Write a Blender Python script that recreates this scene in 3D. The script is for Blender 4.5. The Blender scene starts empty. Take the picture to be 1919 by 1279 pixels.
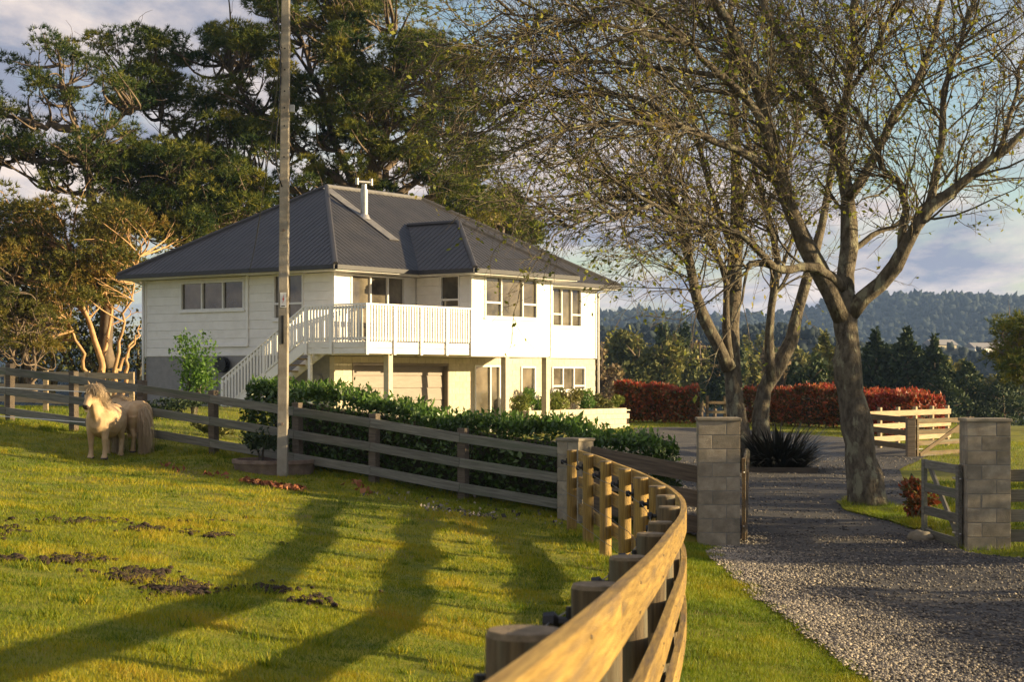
import bpy, bmesh, math, random
import numpy as np
from mathutils import Vector, Matrix, noise as mnoise
from mathutils.geometry import delaunay_2d_cdt
R = math.radians
SC = bpy.context.scene
COL = SC.collection
# ------------------------------------------------------------------ camera, sky, sun, exposure
EYE, FPX, HZ = 1.7, 3225.0, 702.0
cd = bpy.data.cameras.new('camera'); cam = bpy.data.objects.new('camera', cd); COL.objects.link(cam)
cam.location = (0, 0, EYE); cam.rotation_euler = (R(90), 0, 0)
cd.sensor_width = 36; cd.lens = FPX / 1919 * 36; cd.shift_y = (HZ - 639.5) / 1919
cd.clip_start = .1; cd.clip_end = 20000
cd.dof.use_dof = True; cd.dof.focus_distance = 34; cd.dof.aperture_fstop = 9
SC.camera = cam
SUN_EL, SUN_AZ = 10.5, 96.0        # azimuth clockwise from +Y: low, from the right
w = bpy.data.worlds.new('World'); SC.world = w; w.use_nodes = True
nt = w.node_tree; nt.nodes.clear()
def N(nt, t, **k):
    n = nt.nodes.new(t)
    for a, b in k.items():
        if a.startswith('i_'):
            key = a[2:]
            n.inputs[int(key) if key.isdigit() else key.replace('_', ' ')].default_value = b
        else: setattr(n, a, b)
    return n
L = lambda nt, a, b: nt.links.new(a, b)
sky = N(nt, 'ShaderNodeTexSky', sky_type='NISHITA', sun_disc=False, sun_elevation=R(SUN_EL), sun_rotation=R(SUN_AZ), altitude=50, air_density=1.0, dust_density=.6, ozone_density=1.3)
tc = N(nt, 'ShaderNodeTexCoord')
sep = N(nt, 'ShaderNodeSeparateXYZ'); L(nt, tc.outputs['Generated'], sep.inputs[0])
zz = N(nt, 'ShaderNodeMath', operation='MAXIMUM', i_1=0.0); L(nt, sep.outputs[2], zz.inputs[0])
za = N(nt, 'ShaderNodeMath', operation='ADD', i_1=.16); L(nt, zz.outputs[0], za.inputs[0])
dv = N(nt, 'ShaderNodeVectorMath', operation='SCALE')
inv = N(nt, 'ShaderNodeMath', operation='DIVIDE', i_0=1.0); L(nt, za.outputs[0], inv.inputs[1])
L(nt, tc.outputs['Generated'], dv.inputs[0]); L(nt, inv.outputs[0], dv.inputs['Scale'])
mp = N(nt, 'ShaderNodeMapping'); mp.inputs['Scale'].default_value = (1.0, .55, 1.6); mp.inputs['Location'].default_value = (3.1, .4, 0.2); L(nt, dv.outputs[0], mp.inputs[0])
n1 = N(nt, 'ShaderNodeTexNoise', i_Scale=1.5, i_Detail=9.0, i_Roughness=.56, i_Distortion=.25); L(nt, mp.outputs[0], n1.inputs[0])
r1 = N(nt, 'ShaderNodeValToRGB'); r1.color_ramp.elements[0].position = .40; r1.color_ramp.elements[1].position = .53; L(nt, n1.outputs[0], r1.inputs[0])
n2 = N(nt, 'ShaderNodeTexNoise', i_Scale=3.2, i_Detail=6.0, i_Roughness=.6); L(nt, mp.outputs[0], n2.inputs[0])
r2 = N(nt, 'ShaderNodeValToRGB')
r2.color_ramp.elements[0].position = .40; r2.color_ramp.elements[0].color = (1.7, 1.85, 2.4, 1)
r2.color_ramp.elements[1].position = .63; r2.color_ramp.elements[1].color = (5.2, 4.4, 3.9, 1); L(nt, n2.outputs[0], r2.inputs[0])
mx = N(nt, 'ShaderNodeMixRGB'); L(nt, r1.outputs[0], mx.inputs[0]); L(nt, sky.outputs[0], mx.inputs[1]); L(nt, r2.outputs[0], mx.inputs[2])
bg = N(nt, 'ShaderNodeBackground', i_Strength=.074); L(nt, mx.outputs[0], bg.inputs[0])
wo = N(nt, 'ShaderNodeOutputWorld'); L(nt, bg.outputs[0], wo.inputs[0])
sl = bpy.data.lights.new('sun', 'SUN'); sl.energy = 5.0; sl.angle = R(.55); sl.color = (1.0, .76, .42)
so = bpy.data.objects.new('sun', sl); COL.objects.link(so)
az = R(SUN_AZ); el = R(SUN_EL)
SUNV = Vector((math.sin(az) * math.cos(el), math.cos(az) * math.cos(el), math.sin(el)))
so.rotation_euler = SUNV.to_track_quat('Z', 'Y').to_euler(); so.location = SUNV * 60
SC.view_settings.view_transform = 'Standard'; SC.view_settings.look = 'None'; SC.view_settings.gamma = 1; SC.view_settings.exposure = 1.42
SC.cycles.max_bounces = 6; SC.cycles.transparent_max_bounces = 6; SC.cycles.volume_bounces = 0

def at(px, py, d):
    return Vector(((px - 960) / FPX * d, d, EYE + (HZ - py) / FPX * d))
# ------------------------------------------------------------------ materials
def mat(name, c1, c2=None, scale=6.0, rough=.8, bump=0.0, bscale=None, coord='Object', stretch=(1, 1, 1), detail=5.0, contrast=(.35, .65), c3=None, s3=1.0, t3=(.5, .62), rand=0.0, spec=.35, metal=0.0, attr=None, var=None, transl=0.0, tcol=None, bdist=.02):
    m = bpy.data.materials.new(name); m.use_nodes = True; nt = m.node_tree
    b = nt.nodes['Principled BSDF']; out = nt.nodes['Material Output']
    b.inputs['Roughness'].default_value = rough; b.inputs['Specular IOR Level'].default_value = spec; b.inputs['Metallic'].default_value = metal
    if attr:
        src = N(nt, 'ShaderNodeAttribute', attribute_name=attr).outputs['Vector']
    else:
        src = N(nt, 'ShaderNodeTexCoord').outputs[coord]
    if rand:
        oi = N(nt, 'ShaderNodeObjectInfo'); ad = N(nt, 'ShaderNodeVectorMath', operation='ADD'); ms = N(nt, 'ShaderNodeMath', operation='MULTIPLY', i_1=37.0)
        L(nt, oi.outputs['Random'], ms.inputs[0]); L(nt, src, ad.inputs[0]); L(nt, ms.outputs[0], ad.inputs[1]); src = ad.outputs[0]
    mp = N(nt, 'ShaderNodeMapping'); mp.inputs['Scale'].default_value = stretch; L(nt, src, mp.inputs[0]); vec = mp.outputs[0]
    col = None
    if var:                                  # per-leaf variation stored on the mesh
        a = N(nt, 'ShaderNodeAttribute', attribute_name='var'); rp = N(nt, 'ShaderNodeValToRGB')
        cs = var; rp.color_ramp.elements[0].color = (*cs[0], 1); rp.color_ramp.elements[1].color = (*cs[-1], 1)
        for i in range(1, len(cs) - 1):
            e = rp.color_ramp.elements.new(i / (len(cs) - 1)); e.color = (*cs[i], 1)
        L(nt, a.outputs['Fac'], rp.inputs[0]); col = rp.outputs[0]
    elif c2:
        n = N(nt, 'ShaderNodeTexNoise', i_Scale=scale, i_Detail=detail, i_Roughness=.6); L(nt, vec, n.inputs[0])
        rp = N(nt, 'ShaderNodeValToRGB'); rp.color_ramp.elements[0].position, rp.color_ramp.elements[1].position = contrast
        rp.color_ramp.elements[0].color = (*c1, 1); rp.color_ramp.elements[1].color = (*c2, 1); L(nt, n.outputs[0], rp.inputs[0]); col = rp.outputs[0]
        if c3:
            n3 = N(nt, 'ShaderNodeTexNoise', i_Scale=s3, i_Detail=6.0, i_Roughness=.62); L(nt, vec, n3.inputs[0])
            r3 = N(nt, 'ShaderNodeValToRGB'); r3.color_ramp.elements[0].position, r3.color_ramp.elements[1].position = t3; L(nt, n3.outputs[0], r3.inputs[0])
            mm = N(nt, 'ShaderNodeMixRGB'); L(nt, r3.outputs[0], mm.inputs[0]); L(nt, col, mm.inputs[1]); mm.inputs[2].default_value = (*c3, 1); col = mm.outputs[0]
    else:
        b.inputs['Base Color'].default_value = (*c1, 1)
    if rand and col:
        hs = N(nt, 'ShaderNodeHueSaturation'); mr = N(nt, 'ShaderNodeMapRange', i_3=1 - rand, i_4=1 + rand); L(nt, oi.outputs['Random'], mr.inputs[0]); L(nt, mr.outputs[0], hs.inputs['Value']); L(nt, col, hs.inputs['Color']); col = hs.outputs[0]
    if col: L(nt, col, b.inputs['Base Color'])
    if bump:
        nb = N(nt, 'ShaderNodeTexNoise', i_Scale=bscale or scale * 3, i_Detail=6.0, i_Roughness=.65); L(nt, vec, nb.inputs[0])
        bp = N(nt, 'ShaderNodeBump', i_Strength=min(1, bump), i_Distance=bdist); L(nt, nb.outputs[0], bp.inputs['Height']); L(nt, bp.outputs[0], b.inputs['Normal'])
    if transl:
        tr = N(nt, 'ShaderNodeBsdfTranslucent'); ms = N(nt, 'ShaderNodeMixShader', i_0=transl)
        if col: L(nt, col, tr.inputs[0])
        else: tr.inputs[0].default_value = (*c1, 1)
        L(nt, b.outputs[0], ms.inputs[1]); L(nt, tr.outputs[0], ms.inputs[2]); L(nt, ms.outputs[0], out.inputs[0])
    return m
M = {}
M['ground'] = mat('ground', (.10, .12, .005), (.23, .21, .008), 2.2, .95, .6, 40, 'Object', c3=(.13, .09, .035), s3=.7, t3=(.56, .72))
M['grass'] = mat('grass', (0, 0, 0), var=[(.065, .12, .005), (.15, .20, .005), (.27, .27, .006), (.36, .30, .010), (.38, .26, .025)], rough=.6, transl=.4)
M['lawn_grass'] = mat('lawn_grass', (0, 0, 0), var=[(.08, .14, .006), (.15, .21, .007), (.24, .26, .008), (.35, .28, .014)], rough=.6, transl=.4)
M['gravel'] = mat('gravel', (.048, .045, .044), (.12, .112, .10), 28, .9, 1.0, 60, 'Object', c3=(.05, .048, .05), s3=.5, t3=(.42, .62))
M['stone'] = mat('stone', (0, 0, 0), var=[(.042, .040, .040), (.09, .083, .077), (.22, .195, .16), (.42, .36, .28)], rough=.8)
M['wood'] = mat('weathered_wood', (.075, .052, .03), (.17, .125, .07), 5, .85, .5, 22, attr='gv', stretch=(.5, 9, 9), rand=.16, c3=(.13, .135, .10), s3=1.1, t3=(.5, .72))
M['wood_gold'] = mat('golden_pine_wood', (.23, .14, .035), (.46, .30, .08), 5, .7, .7, 26, attr='gv', stretch=(.6, 14, 14), rand=.15, c3=(.17, .115, .06), s3=1.6, t3=(.50, .68), detail=9.0)
M['wood_dark'] = mat('dark_stained_wood', (.085, .065, .05), (.17, .135, .10), 5, .85, .5, 22, attr='gv', stretch=(.5, 9, 9), rand=.15)
M['wood_grey'] = mat('grey_weathered_wood', (.115, .11, .09), (.22, .21, .175), 5, .9, .5, 22, attr='gv', stretch=(.5, 9, 9), rand=.2, c3=(.10, .12, .075), s3=.9, t3=(.5, .7))
M['wood_pale'] = mat('pale_wood', (.27, .205, .125), (.42, .33, .21), 5, .8, .3, 20, attr='gv', stretch=(.5, 9, 9), rand=.1)
M['post_top'] = mat('post_end_grain', (.13, .10, .06), (.25, .19, .12), 18, .9, .5)
M['block'] = mat('concrete_block', (.24, .20, .145), (.36, .31, .23), 7, .92, .7, 90, rand=.2, c3=(.15, .135, .10), s3=2.2, t3=(.46, .72))
M['mortar'] = mat('mortar', (.22, .21, .19), (.29, .28, .25), 20, .95, .5, 80)
M['house_block'] = mat('cream_painted_block', (.48, .42, .31), (.56, .50, .38), 9, .85, .35, 70, rand=.06)
M['cream'] = mat('cream_joint', (.40, .36, .27), (.45, .41, .31), 12, .9)
M['grey_wall'] = mat('grey_plaster', (.22, .215, .215), (.27, .265, .26), 5, .9, .3, 50)
M['white'] = mat('white_weatherboard_paint', (.72, .70, .66), (.80, .785, .75), 2.5, .55, .08, 40, rand=.03, c3=(.62, .60, .55), s3=1.6, t3=(.56, .78))
M['trim'] = mat('white_trim_paint', (.76, .75, .72), (.82, .81, .78), 4, .45)
M['alu'] = mat('window_aluminium', (.68, .67, .64), (.75, .74, .71), 8, .4)
M['glass'] = mat('window_glass', (.025, .024, .022), (.17, .145, .105), 1.1, .03, 0, spec=.9, rand=.3, contrast=(.3, .7))  # beige patches in the base colour stand for curtains and reflected sky
M['roof'] = mat('dark_steel_roof', (.028, .027, .029), (.044, .041, .042), 1.5, .5, .05, 30, spec=.5)
M['gutter'] = mat('gutter_dark', (.03, .03, .035), (.045, .045, .05), 8, .5)
M['flash'] = mat('roof_flashing', (.12, .115, .12), (.17, .165, .16), 4, .5)
M['steel'] = mat('galvanised_steel', (.34, .33, .32), (.45, .44, .42), 9, .4, metal=.6)
M['garage'] = mat('garage_door_steel', (.19, .155, .125), (.23, .19, .155), 3, .45, stretch=(1, 1, 6))
M['concrete'] = mat('pole_concrete', (.27, .235, .19), (.36, .32, .26), 5, .9, .5, 60, c3=(.22, .19, .15), s3=2.0)
M['dark'] = mat('dark_void', (.012, .012, .012), rough=.9)
M['black'] = mat('black_plastic', (.015, .015, .017), rough=.5)
M['wire'] = mat('fence_wire', (.12, .12, .12), rough=.45, metal=.6)
M['tape'] = mat('white_tape', (.78, .78, .76), rough=.5)
M['sign_white'] = mat('sign_white', (.75, .74, .72), rough=.5)
M['sign_red'] = mat('sign_red', (.55, .03, .03), rough=.5)
M['rust'] = mat('trough_concrete', (.16, .11, .085), (.26, .19, .15), 6, .9, .6, 50)
M['soil'] = mat('dark_soil', (.016, .010, .007), (.048, .028, .018), 14, .95, .8, 40)
M['leaf_litter'] = mat('fallen_leaf', (0, 0, 0), var=[(.16, .045, .02), (.28, .09, .04), (.33, .15, .06)], rough=.8)
M['bark'] = mat('grey_bark', (.07, .056, .040), (.20, .17, .125), 12, .95, 1.0, 40, c3=(.29, .275, .19), s3=5.5, t3=(.54, .62), stretch=(1, 1, .45), bdist=.06)
M['bark_pine'] = mat('pine_bark', (.075, .055, .04), (.21, .16, .115), 3, .95, .8, 14, stretch=(1, 1, .4))
M['bark_pale'] = mat('pale_orange_bark', (.36, .21, .10), (.55, .35, .18), 4, .9, .6, 18, stretch=(1, 1, .4))
M['twig'] = mat('twig_bark', (.085, .065, .045), (.16, .125, .08), 3, .9)
M['pine'] = mat('pine_needles', (0, 0, 0), var=[(.022, .05, .010), (.055, .085, .012), (.135, .15, .016), (.24, .21, .022)], rough=.65, transl=.25)
M['kanuka'] = mat('olive_foliage', (0, 0, 0), var=[(.06, .075, .014), (.13, .13, .02), (.21, .17, .026), (.26, .15, .035)], rough=.65, transl=.3)
M['bud'] = mat('spring_leaf', (0, 0, 0), var=[(.11, .14, .018), (.19, .22, .022), (.28, .28, .035), (.28, .20, .03)], rough=.6, transl=.45)
M['hedge'] = mat('green_hedge_leaf', (0, 0, 0), var=[(.022, .055, .012), (.05, .10, .018), (.09, .155, .026), (.15, .20, .035)], rough=.38, transl=.2, spec=.5)
M['photinia'] = mat('red_hedge_leaf', (0, 0, 0), var=[(.04, .06, .016), (.085, .08, .02), (.21, .065, .022), (.34, .075, .028), (.27, .16, .04)], rough=.45, transl=.3)
M['photinia_red'] = mat('bright_red_leaf', (0, 0, 0), var=[(.08, .07, .02), (.24, .05, .02), (.42, .045, .03), (.36, .13, .03)], rough=.45, transl=.35)
M['bright'] = mat('fresh_green_leaf', (0, 0, 0), var=[(.05, .12, .018), (.09, .18, .025), (.15, .24, .04)], rough=.5, transl=.4)
M['yellowgreen'] = mat('yellow_green_leaf', (0, 0, 0), var=[(.07, .11, .02), (.15, .19, .03), (.24, .25, .05)], rough=.55, transl=.35)
M['flax'] = mat('dark_flax_leaf', (0, 0, 0), var=[(.018, .020, .015), (.035, .038, .025), (.055, .045, .03)], rough=.4, spec=.5)
M['bush_dark'] = mat('dark_bush_foliage', (0, 0, 0), var=[(.014, .030, .012), (.030, .052, .018), (.06, .08, .024)], rough=.7, transl=.15)
M['bush_brown'] = mat('brown_bush_foliage', (0, 0, 0), var=[(.08, .062, .038), (.16, .11, .06), (.22, .16, .075), (.15, .15, .05)], rough=.75, transl=.15)
M['bush_olive'] = mat('olive_bush_foliage', (0, 0, 0), var=[(.05, .07, .02), (.12, .13, .032), (.22, .19, .05)], rough=.7, transl=.2)
M['hill'] = mat('hill_forest_floor', (.008, .017, .018), (.016, .027, .024), .02, .95)  # cloud shade over the hills is put into this dark colour
M['forest'] = mat('hill_forest', (0, 0, 0), var=[(.007, .015, .015), (.013, .024, .022), (.027, .038, .028)], rough=.9)  # kept dark in the same way, cloud shade painted into the tree colours
M['coat'] = mat('palomino_coat', (.44, .29, .15), (.56, .40, .23), 6, .75, .25, 90, c3=(.38, .23, .11), s3=2.2, t3=(.48, .7))
M['mane'] = mat('flaxen_hair', (0, 0, 0), var=[(.46, .33, .19), (.58, .44, .28), (.68, .55, .38)], rough=.6, transl=.15)
M['muzzle'] = mat('dark_muzzle', (.05, .035, .03), rough=.6)
M['rock'] = mat('boulder', (.16, .14, .10), (.26, .23, .17), 5, .9, .7, 20)
M['roofred'] = mat('far_roof', (.25, .24, .24), rough=.7)
# ------------------------------------------------------------------ mesh helpers
INV = {}                                   # inverse world matrix of each root / part
class MB:
    def __init__(s): s.v = []; s.f = []; s.g = []
    def box(s, c, ax, ay, az):             # centre and three half vectors
        c, ax, ay, az = Vector(c), Vector(ax), Vector(ay), Vector(az); n = len(s.v)
        lx, ly, lz = ax.length, ay.length, az.length
        for i in (-1, 1):
            for j in (-1, 1):
                for k in (-1, 1):
                    s.v.append(c + ax * i + ay * j + az * k); s.g.append((lx * i, ly * j, lz * k))
        fl = ax.cross(ay).dot(az) < 0
        for q in ((0, 1, 3, 2), (4, 6, 7, 5), (0, 4, 5, 1), (2, 3, 7, 6), (0, 2, 6, 4), (1, 5, 7, 3)):
            q = tuple(n + i for i in q); s.f.append(q[::-1] if fl else q)
        return s
    def bb(s, x0, x1, y0, y1, z0, z1):
        return s.box(((x0 + x1) / 2, (y0 + y1) / 2, (z0 + z1) / 2), ((x1 - x0) / 2, 0, 0), (0, (y1 - y0) / 2, 0), (0, 0, (z1 - z0) / 2))
    def beam(s, a, b, w, h, up=(0, 0, 1)):  # a board from a to b, w across, h along up
        a, b = Vector(a), Vector(b); d = b - a; up = Vector(up); side = d.cross(up).normalized(); u2 = side.cross(d).normalized()
        return s.box((a + b) / 2, d / 2, side * w / 2, u2 * h / 2)
    def tube(s, pts, rad, k=8, cap=True):
        pts = [Vector(p) for p in pts]; n0 = len(s.v); ln = 0
        if not hasattr(rad, '__len__'): rad = [rad] * len(pts)
        t0 = (pts[1] - pts[0]).normalized(); ref = Vector((1, 0, 0)) if abs(t0.x) < .8 else Vector((0, 1, 0))
        for i, p in enumerate(pts):
            t = (pts[min(i + 1, len(pts) - 1)] - pts[max(i - 1, 0)]).normalized()
            e1 = (ref - t * ref.dot(t)).normalized(); e2 = t.cross(e1); ref = e1
            if i: ln += (p - pts[i - 1]).length
            for j in range(k):
                a = 2 * math.pi * j / k
                s.v.append(p + (e1 * math.cos(a) + e2 * math.sin(a)) * rad[i]); s.g.append((ln, math.cos(a) * rad[i], math.sin(a) * rad[i]))
        for i in range(len(pts) - 1):
            for j in range(k):
                a = n0 + i * k + j; b = n0 + i * k + (j + 1) % k
                s.f.append((a, b, b + k, a + k))
        if cap:
            s.f.append(tuple(n0 + j for j in range(k))[::-1]); e = n0 + (len(pts) - 1) * k; s.f.append(tuple(e + j for j in range(k)))
        return s
    def poly(s, pts, g=None):
        n = len(s.v); s.v += [Vector(p) for p in pts]; s.g += [tuple(p) for p in pts]; s.f.append(tuple(range(n, n + len(pts)))); return s
    def slab(s, pts, th):                   # a flat polygon given thickness downwards along its normal
        pts = [Vector(p) for p in pts]; nrm = (pts[1] - pts[0]).cross(pts[2] - pts[0]).normalized(); n = len(s.v); k = len(pts)
        s.v += pts + [p - nrm * th for p in pts]; s.g += [tuple(p) for p in pts] * 2
        s.f.append(tuple(range(n, n + k))); s.f.append(tuple(range(n + 2 * k - 1, n + k - 1, -1)))
        for i in range(k):
            j = (i + 1) % k; s.f.append((n + i, n + k + i, n + k + j, n + j))
        return s
    def build(s, name, m, parent=None, smooth=False, world=True, bevel=0):
        me = bpy.data.meshes.new(name); v = s.v
        if parent is not None and world and parent.name in INV: iv = INV[parent.name]; v = [iv @ p for p in v]
        me.from_pydata([tuple(p) for p in v], [], s.f)
        at_ = me.attributes.new('gv', 'FLOAT_VECTOR', 'POINT'); at_.data.foreach_set('vector', np.array(s.g, dtype=np.float32).ravel())
        if smooth: me.polygons.foreach_set('use_smooth', [True] * len(me.polygons))
        o = link(name, me, m, parent)
        if smooth == 'edge':
            me.set_sharp_from_angle(angle=R(40))
        if bevel:
            b = o.modifiers.new('bevel', 'BEVEL'); b.width = bevel; b.segments = 2; b.limit_method = 'ANGLE'
        return o
def link(name, me, m, parent=None):
    if m is not None and not me.materials: me.materials.append(M[m])
    o = bpy.data.objects.new(name, me); COL.objects.link(o)
    if parent is not None:
        o.parent = parent
        if parent.name in INV: INV[o.name] = INV[parent.name]
    return o
def tag(o, label=None, cat=None, group=None, kind=None):
    if label: o['label'] = label
    if cat: o['category'] = cat
    if group: o['group'] = group
    if kind: o['kind'] = kind
    return o
def thing(name, label, cat, loc=(0, 0, 0), rz=0, group=None):
    o = bpy.data.objects.new(name, None); COL.objects.link(o); o.location = loc; o.rotation_euler = (0, 0, rz); o.empty_display_size = .2
    INV[o.name] = (Matrix.Translation(Vector(loc)) @ Matrix.Rotation(rz, 4, 'Z')).inverted()
    return tag(o, label, cat, group)
def fast(name, V, F, m, parent=None, var=None, smooth=False, world=True):
    """V (n,3) and F (m,k) arrays to a mesh; var is one number for each vertex"""
    V = np.asarray(V, dtype=np.float32).reshape(-1, 3); F = np.asarray(F, dtype=np.int32)
    if parent is not None and world and parent.name in INV:
        iv = np.array(INV[parent.name]); V = V @ iv[:3, :3].T.astype(np.float32) + iv[:3, 3].astype(np.float32)
    me = bpy.data.meshes.new(name); me.vertices.add(len(V)); me.vertices.foreach_set('co', V.astype(np.float32).ravel())
    k = F.shape[1]; me.loops.add(F.size); me.loops.foreach_set('vertex_index', F.ravel()); me.polygons.add(len(F))
    me.polygons.foreach_set('loop_start', np.arange(0, F.size, k, dtype=np.int32))
    if smooth: me.polygons.foreach_set('use_smooth', np.ones(len(F), dtype=bool))
    me.update(calc_edges=True)
    if var is not None:
        a = me.attributes.new('var', 'FLOAT', 'POINT'); a.data.foreach_set('value', np.asarray(var, dtype=np.float32))
    return link(name, me, m, parent)
def unit(a): return a / (np.linalg.norm(a, axis=-1, keepdims=True) + 1e-9)
def leaves(rng, C, size, up=.0, out=None, aspect=.5, fold=0.0, jit=.35):
    """one four-cornered leaf at each centre"""
    n = len(C); d = unit(rng.normal(size=(n, 3)) + np.array([0, 0, up]) + (out if out is not None else 0)); s = unit(np.cross(d, rng.normal(size=(n, 3))))
    ln = size * (1 + jit * rng.normal(size=(n, 1))).clip(.4, 2); wd = ln * aspect; nr = np.cross(d, s)
    V = np.stack([C - d * ln * .5, C + s * wd * .5 + nr * fold * ln, C + d * ln * .5, C - s * wd * .5 + nr * fold * ln], 1)
    F = np.arange(4 * n).reshape(n, 4); return V.reshape(-1, 3), F
def tufts(rng, C, D, k, ln, wd, spread=.7):
    """k thin needles fan out from each centre around its direction"""
    n = len(C); C = np.repeat(C, k, 0); D = np.repeat(D, k, 0); d = unit(D + spread * rng.normal(size=(n * k, 3)))
    s = unit(np.cross(d, rng.normal(size=(n * k, 3)))); l = ln * rng.uniform(.6, 1.3, size=(n * k, 1))
    V = np.stack([C - s * wd, C + s * wd, C + d * l], 1); return V.reshape(-1, 3), np.arange(3 * n * k).reshape(-1, 3)
def bulk_tubes(P, r0, r1, k=3):
    """P (n,K,3) polylines to one mesh of tapering tubes"""
    n, K, _ = P.shape; T = unit(np.gradient(P, axis=1)); ref = np.where(np.abs(T[:, :1, 2:3]) > .8, np.array([[[1., 0, 0]]]), np.array([[[0, 0, 1.]]]))
    e1 = unit(np.cross(T, ref)); e2 = np.cross(T, e1); t = np.linspace(0, 1, K)[None, :, None]
    r = (np.reshape(r0, (-1, 1, 1)) * (1 - t) + np.reshape(r1, (-1, 1, 1)) * t)
    a = np.arange(k) * 2 * math.pi / k
    V = P[:, :, None, :] + r[..., None] * (e1[:, :, None, :] * np.cos(a)[None, None, :, None] + e2[:, :, None, :] * np.sin(a)[None, None, :, None])
    idx = np.arange(n * K * k).reshape(n, K, k); b = np.roll(idx, -1, 2)
    F = np.stack([idx[:, :-1], b[:, :-1], b[:, 1:], idx[:, 1:]], -1).reshape(-1, 4); return V.reshape(-1, 3), F
def resample(pts, K):
    p = np.asarray(pts, float); s = np.r_[0, np.cumsum(np.linalg.norm(np.diff(p, axis=0), axis=1))]; t = np.linspace(0, s[-1], K)
    return np.stack([np.interp(t, s, p[:, i]) for i in range(3)], 1)
def smooth_path(pts, K, it=2):
    p = resample(pts, K)
    for _ in range(it): p[1:-1] = .25 * p[:-2] + .5 * p[1:-1] + .25 * p[2:]
    return p
def grow(rng, P, n, l0, l1, ang, K=5, wander=.25, bias=(0, 0, 0), t0=.2, t1=1.0, wt=None):
    """n children on the polylines P (m,Kp,3)"""
    m, Kp, _ = P.shape; ln = np.linalg.norm(np.diff(P, axis=1), axis=2).sum(1); pw = ln if wt is None else wt
    i = rng.choice(m, n, p=pw / pw.sum()); t = rng.uniform(t0, t1, n) * (Kp - 1); a = np.minimum(t.astype(int), Kp - 2); fr = (t - a)[:, None]
    S = P[i, a] * (1 - fr) + P[i, a + 1] * fr; T = unit(P[i, a + 1] - P[i, a]); perp = unit(np.cross(T, rng.normal(size=(n, 3))))
    g = rng.normal(ang, .2, size=(n, 1)); d = unit(T * np.cos(g) + perp * np.sin(g) + np.array(bias)); seg = rng.uniform(l0, l1, size=(n, 1)) / (K - 1)
    out = [S]
    for _ in range(K - 1):
        out.append(out[-1] + d * seg); d = unit(d + wander * rng.normal(size=(n, 3)) + np.array(bias) * .35)
    return np.stack(out, 1)
def cat_mesh(parts):
    V, F, n = [], [], 0
    for v, f in parts: V.append(v); F.append(f + n); n += len(v)
    return np.concatenate(V), np.concatenate(F)
def inside(poly, x, y):
    poly = np.asarray(poly); r = np.zeros(np.shape(x), bool); n = len(poly)
    for i in range(n):
        x0, y0 = poly[i]; x1, y1 = poly[(i + 1) % n]
        if y0 == y1: continue
        c = ((y0 > y) != (y1 > y)) & (x < (x1 - x0) * (y - y0) / (y1 - y0) + x0); r ^= c
    return r
# ------------------------------------------------------------------ terrain
TH = .6336; HC = Vector((-5.43, 52.53)); HU = Vector((math.sin(TH), math.cos(TH))); HV = Vector((-math.cos(TH), math.sin(TH)))
def hw(a, b): p = HC + HU * a + HV * b; return p.x, p.y
FT = [(.92 - .806 * t, 25.8 + .592 * t) for t in (0, 2.13, 3.98, 5.69, 7.72, 9.58, 11.49, 13.4, 15.4)]
FZ = [-.48, -.28, -.075, .09, .286, .46, .63, .78, .92]
CURVE = [(-1.25, -2.2, 1.52), (-.62, -.4, 1.42), (-.26, 1.5, 1.32), (.048, 3.44, 1.21), (.283, 5.4, 1.077), (.525, 7.3, .962), (.756, 9.2, .87), (.982, 11, .779), (1.187, 12.8, .70), (1.34, 14.5, .661), (1.396, 16.2, .635), (1.37, 17.8, .624), (1.293, 19.3, .623), (1.148, 20.8, .63), (1.019, 22.5, .64), (.872, 24.5, .614)]
CP = [(x, y, z - 1.15) for x, y, z in CURVE] + [(x, y, z) for (x, y), z in zip(FT, FZ)]
CP += [(-.12, 17, -.42), (-1.3, 17.4, -.28), (-2.4, 18.6, -.1), (-4.5, 19, .12), (-8, 19, .42), (0, 13, -.3), (-1.5, 13, -.07), (-3, 13, .1), (-6, 13, .38), (-10, 13, .6), (-1, 8, .0), (-2.8, 9.2, .2), (-6, 8, .45),
       (-3, 3.5, .36), (-8, 2, .7), (-7.2, 29.6, .21), (-5.2, 27.5, .07), (-10, 27, .5), (-4, 24, .0), (-4, 28.3, .05), (-1.4, 24, -.24), (0, 21.5, -.42), (-13, 20, .75), (-14, 32, 1.0), (-6.9, 30.9, .30),
       (2.0, 9, -.48), (2.65, 12.6, -.55), (2.65, 18, -.66), (2.75, 23.2, -.74), (4, 12.9, -.6), (4, 5, -.5), (7, 10, -.6), (5, 18, -.70), (2.9, 24.6, -.76), (6.6, 23.9, -.74), (8, 20, -.6), (10, 24, -.6), (6.3, 30.6, -.66), (9, 31, -.6), (5.8, 39, -.5), (2, 32, -.6), (0, 45, -.45), (-2, 40, -.2),
       (9, 45, -.5), (11.5, 47, -.42), (14, 50, -.45), (4, 62, -.3), (8, 66, -.35), (14, 66, -.4), (10, 55, -.42), (5, 74, -.3), (20, 60, -.8), (20, 30, -.5),
       (-7, 40, .55), (-10, 50, .62), (-9, 45, .6), (-12, 60, .55), (-6.6, 53.5, .45), (-8.2, 55, .56), (-14.5, 44, .75), (-15, 50, .69), (-5.0, 49, .15), (-3.5, 45, .1), (-25, 60, .6), (-25, 40, 1.0)]
for a in (0.6, 3, 6, 9, 12, 15): CP.append((*hw(a, -2.3), -.3)); CP.append((*hw(a, 1), -.3))
for b in (9, 11): CP.append((*hw(0, b), .5)); CP.append((*hw(15, b), -.3))
CP = np.array(CP); _d = np.linalg.norm(CP[:, None, :2] - CP[None, :, :2], axis=2)
_A = np.zeros((len(CP) + 1,) * 2); _A[:-1, :-1] = -_d - .25 * np.eye(len(CP)); _A[:-1, -1] = 1; _A[-1, :-1] = 1
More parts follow.
